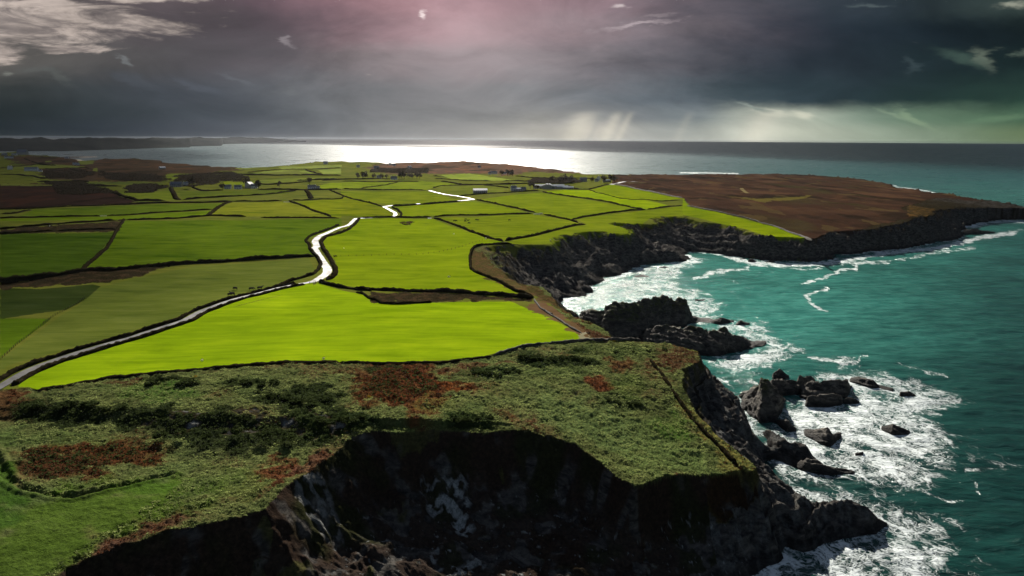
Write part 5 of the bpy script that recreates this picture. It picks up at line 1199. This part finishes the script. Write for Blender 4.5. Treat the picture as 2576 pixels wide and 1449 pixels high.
# field gates and a trough
def gate(pt, rot, L, label):
    root = add_obj('field_gate', None); set_at(root, pt, 1.0, rot); tag(root, label, 'gate')
    for i in range(5):
        mb = MB(); mb.box(-L/2, L/2, -.04, .04, .25+i*.24, .25+i*.24+.10); mb.build('bar', M_tin, root)
    for sx in (-1, 1):
        mb = MB(); mb.tube([(sx*(L/2+.15),0,-.3),(sx*(L/2+.15),0,1.45)], [.13,.12], 6); mb.build('gate_post', M_post, root)
gate(q2((1750,1012))[0], .05, 9, 'pale double gate in the hedge above the yellowish field')
gate(q1((1560,1222))[0], .05, 8, 'pale gate in the long hedge at the left')
gate(q5((1500,528))[0], .5, 3.4, 'small gate beside the white road bend')
gate(q3((1335,1158))[0], .3, 5, 'pale gate in the corner of the cattle field')
def trough(pt, rot, L, label):
    root = add_obj('water_trough', None); set_at(root, pt, 1.0, rot); tag(root, label, 'trough')
    mb = MB(); w = .9; h = 1.0; t_ = .12
    mb.box(-L/2, L/2, -w, w, -.2, .25); mb.box(-L/2, L/2, -w, -w+t_, .25, h); mb.box(-L/2, L/2, w-t_, w, .25, h); mb.box(-L/2, -L/2+t_, -w+t_, w-t_, .25, h); mb.box(L/2-t_, L/2, -w+t_, w-t_, .25, h)
    mb.build('basin', M_white, root)
    mw = MB(); mw.box(-L/2+t_, L/2-t_, -w+t_, w-t_, .7, .82); mw.build('water', M_tin, root)
trough(q4((590,1088))[0], .2, 8, 'long white trough at the meeting of three hedgebanks')
trough(q4((652,1080))[0], .2, 4, 'short white trough right of the long one')

# ------------------------------------------------------------------ animals
def skin_animal(name, nodes, edges, m_, parent=None):
    me = bpy.data.meshes.new(name); me.from_pydata([n_[:3] for n_ in nodes], edges, [])
    o = add_obj(name, me, parent); me.materials.append(m_)
    o.modifiers.new('skin', 'SKIN'); sv_ = me.skin_vertices[0].data
    for v_, n_ in zip(sv_, nodes): v_.radius = n_[3] if isinstance(n_[3], tuple) else (n_[3], n_[3]); v_.use_root = False
    sv_[0].use_root = True
    o.modifiers.new('sub', 'SUBSURF').levels = 1; o.modifiers['sub'].render_levels = 1
    return o
def bake(o):
    dg = bpy.context.evaluated_depsgraph_get(); me = bpy.data.meshes.new_from_object(o.evaluated_get(dg)); mt = o.data.materials[0]
    o.modifiers.clear(); o.data = me
    if not me.materials: me.materials.append(mt)
    me.polygons.foreach_set('use_smooth', [True]*len(me.polygons))
def cow(head_down=True, m_=None):
    hd = [(1.28,0,.95,.17),(1.48,0,.55,.15),(1.62,0,.25,.10)] if head_down else [(1.20,0,1.38,.18),(1.48,0,1.48,.16),(1.72,0,1.36,.10)]
    n_ = [(0,0,1.0,(.42,.40)),(.55,0,1.02,(.40,.38)),(.95,0,1.12,(.30,.28))]+hd
    e_ = [(0,1),(1,2),(2,3),(3,4),(4,5)]
    n_ += [(-.5,0,1.05,(.38,.38)),(-.88,0,1.12,(.28,.28)),(-1.02,0,.8,.04),(-1.04,0,.45,.05)]; e_ += [(0,6),(6,7),(7,8),(8,9)]
    for s_ in (-1, 1):
        b = len(n_); n_ += [(.72,s_*.24,.72,.14),(.76,s_*.25,.38,.07),(.74,s_*.25,.03,.07)]; e_ += [(1,b),(b,b+1),(b+1,b+2)]
        b = len(n_); n_ += [(-.62,s_*.26,.78,.17),(-.80,s_*.25,.45,.07),(-.74,s_*.25,.03,.07)]; e_ += [(6,b),(b,b+1),(b+1,b+2)]
        b = len(n_); h = n_[4]; n_ += [(h[0]-.10,s_*.24,h[2]+.08,.045)]; e_ += [(4,b)]
    return n_, e_
def make_cow(head_down):
    n_, e_ = cow(head_down); root = skin_animal('cow', n_, e_, M_cowb); bake(root); return root
def make_bull(): pass
cows = [make_cow(True), make_cow(False)]; cused = [False, False]
def put_cow(pt, rot, k_, label, grp, s=1.0):
    o = cows[k_] if not cused[k_] else cows[k_].copy()
    if cused[k_]: sc.collection.objects.link(o)
    cused[k_] = True; set_at(o, pt, s, rot); tag(o, label, 'cow', grp)
GC = 'black cattle in the field above the lane'
for p, r_, k_, lb in (((336,618), 2.7, 0, 'black cow grazing highest and alone on the left above the lane'), ((575,632), .3, 0, 'black cow grazing in the middle between the lone one and the rightmost'), ((702,622), .5, 1, 'rightmost black cow standing nearest the road bend'), ((255,722), .4, 0, 'black cow lowest on the slope, left of an overlapping pair'), ((292,704), 2.9, 1, 'black cow just behind the lowest one, right of the overlapping pair')):
    put_cow(q5(p)[0], r_, k_, lb, GC, 1.45)
for p, r_, k_, lb in (((1705,1192), .2, 0, 'dark cow at the left of the distant herd'), ((1735,1190), 2.8, 1, 'dark cow second from the left in the distant herd'), ((1875,1170), .4, 0, 'dark cow highest in the distant herd'), ((1873,1198), 2.6, 0, 'dark cow below the highest one in the distant herd'), ((1913,1188), .1, 1, 'dark cow in the centre right of the distant herd'), ((1925,1228), .3, 0, 'dark cow lowest in the distant herd'), ((2040,1178), 2.9, 0, 'left of two dark cows standing apart at the herd right side'), ((2058,1184), .2, 1, 'right of two dark cows standing apart at the herd right side'), ((2535,1182), .2, 0, 'lone dark cow far right of the herd')):
    put_cow(q3(p)[0], r_, k_, lb, 'dark cattle in the middle field', 1.2)
put_cow(q5((1838,132))[0], .9, 0, 'lone dark cow at the left end of the wire fence', None, 1.2)
def sheep_nodes():
    n_ = [(0,0,.62,(.30,.28)),(.35,0,.64,(.27,.26)),(.60,0,.72,.13),(.78,0,.62,.10),(.90,0,.50,.06),(-.36,0,.62,(.27,.26)),(-.58,0,.6,.08)]
    e_ = [(0,1),(1,2),(2,3),(3,4),(0,5),(5,6)]
    for s_ in (-1, 1):
        b = len(n_); n_ += [(.36,s_*.16,.35,.06),(.37,s_*.16,.02,.045),(-.36,s_*.16,.38,.08),(-.38,s_*.16,.02,.045)]; e_ += [(1,b),(b,b+1),(5,b+2),(b+2,b+3)]
    return n_, e_
sn, se = sheep_nodes(); sheep0 = skin_animal('sheep', sn, se, M_fleece); bake(sheep0); sfirst = True
for p, s_, lb in ((c2((850,780))[0], 1.3, 'white sheep in the middle field below the dark cattle'), (c2((1090,818))[0], 2.0, 'white sheep by the slanting hedgebank corner'), (c2((1578,826))[0], 2.0, 'white sheep standing on the cliff edge of the bay'), (c2((813,1100))[0], 1.2, 'white sheep alone in the lower part of the middle field'), (c2((1270,668))[0], 1.0, 'white sheep near the right of the dark cattle field'),
             (c1((272,708))[0], 1.6, 'white sheep on the left in the dark sunken strip'), (c1((376,714))[0], 1.3, 'white sheep on the right in the dark sunken strip'), (c4((1145,228))[0], 1.0, 'pale gull, built as a sheep, near the bottom of the brightest field'), (c4((1832,226))[0], 1.0, 'pale gull, built as a sheep, at the bottom right of the brightest field'), (q5((1970,0))[0], 1.0, 'white sheep just above the wire fence')):  # the two pale marks in the brightest field are gulls in sheep shape
    o = sheep0 if sfirst else sheep0.copy()
    if not sfirst: sc.collection.objects.link(o)
    sfirst = False; set_at(o, p, s_, random.uniform(0, 6)); tag(o, lb, 'sheep', 'sheep scattered over the fields')

# ------------------------------------------------------------------ unseen clouds above the view, most added to shade sea and land
M_shade_cloud = bpy.data.materials.new('shade_cloud'); M_shade_cloud.use_nodes = True; n = NT(M_shade_cloud.node_tree)
df_ = n.n('ShaderNodeBsdfDiffuse'); df_.inputs[0].default_value = (.5,.5,.52,1); tr_ = n.n('ShaderNodeBsdfTransparent'); mx = n.n('ShaderNodeMixShader'); o_ = n.n('ShaderNodeOutputMaterial')
n.t.links.new(attr(n, 'dens', True), mx.inputs[0]); n.t.links.new(tr_.outputs[0], mx.inputs[1]); n.t.links.new(df_.outputs[0], mx.inputs[2]); n.t.links.new(mx.outputs[0], o_.inputs[0])
def shade_cloud(shadow_world, h, dens, soft, res, seed, nsc=None):
    """shadow_world: outline of the shade on the ground; the cloud hangs towards the sun."""
    P = np.asarray(shadow_world, float); sh = np.array([sd.x, sd.y])/sd.z*h
    lo_, hi_ = P.min(0)-soft*2, P.max(0)+soft*2
    gx, gy = np.meshgrid(np.linspace(lo_[0], hi_[0], res), np.linspace(lo_[1], hi_[1], res), indexing='ij')
    ins = pip(P, gx, gy); d = pdist(P, gx, gy, True); d = np.where(ins, d, -d)
    d = d+fbm(gx, gy, nsc or soft*3, 4, seed)*soft*1.0
    al = sstep(d, -soft, soft)*dens
    zb = h+fbm(gx, gy, (hi_-lo_).max()/6, 3, seed+3)*h*.02
    th = al*h*.10
    k_ = res*res; V_ = np.concatenate([np.stack([gx+sh[0], gy+sh[1], zb], -1).reshape(-1, 3), np.stack([gx+sh[0], gy+sh[1], zb+th+h*.005], -1).reshape(-1, 3)])
    ix = np.arange(k_).reshape(res, res); ok = (al[:-1, :-1]+al[1:, :-1]+al[:-1, 1:]+al[1:, 1:]) > .002
    q = np.stack([ix[:-1, :-1], ix[1:, :-1], ix[1:, 1:], ix[:-1, 1:]], -1)[ok]
    q = np.concatenate([q[:, ::-1], q+k_])
    a1 = 1-np.sqrt(1-np.clip(al, 0, .9999))          # two layers together give the density
    me = np_mesh('shade_cloud', V_, q, M_shade_cloud); fattr(me, 'dens', np.concatenate([a1.ravel(), a1.ravel()]))
    tag(add_obj('shade_cloud', me), kind='structure')
shade_cloud(unp([(2330,520),(2800,500),(3300,700),(3200,1700),(1900,1700),(2050,1400),(2250,1250),(2400,1000),(2440,760)], 0), 1500, .5, 55, 80, 241, 200)  # unseen cloud added to darken the sea at the right
edge = unp([(-500,352),(300,357),(600,358),(860,360),(1000,364),(1159,365),(1325,369),(1525,374),(1717,384),(1950,390),(2117,400),(2217,418),(2384,430),(2576,446),(2900,475)], 0)
far_pts = np.array([(46000, 3000), (60000, 70000), (-60000, 70000), (-46000, 14000)])
shade_cloud(np.vstack([edge, far_pts]), 23000, .97, 500, 110, 201, 2500)

shade_cloud(unp([(-900,354),(300,356),(560,375),(480,400),(560,432),(600,470),(420,520),(330,570),(230,640),(-100,690),(-900,720)]), 8000, .80, 200, 110, 221, 700)  # added out of view to darken the far left land
shade_cloud(unp([(-400,600),(300,620),(420,700),(260,830),(-60,900),(-500,900)]), 1500, .35, 60, 50, 231, 240)  # unseen thin cloud, added to dim the near left fields
# the air
hzm = bpy.data.materials.new('haze'); hzm.use_nodes = True; n = NT(hzm.node_tree)
pv = n.n('ShaderNodeVolumePrincipled'); pv.inputs['Color'].default_value = (.80,.86,.95,1); pv.inputs['Density'].default_value = HAZE; pv.inputs['Anisotropy'].default_value = .7
o_ = n.n('ShaderNodeOutputMaterial'); n.t.links.new(pv.outputs[0], o_.inputs['Volume'])
mb = MB(); mb.box(-90000, 90000, -3000, 70000, -8, 134)
if HAZE: tag(mb.build('haze', hzm), kind='stuff')
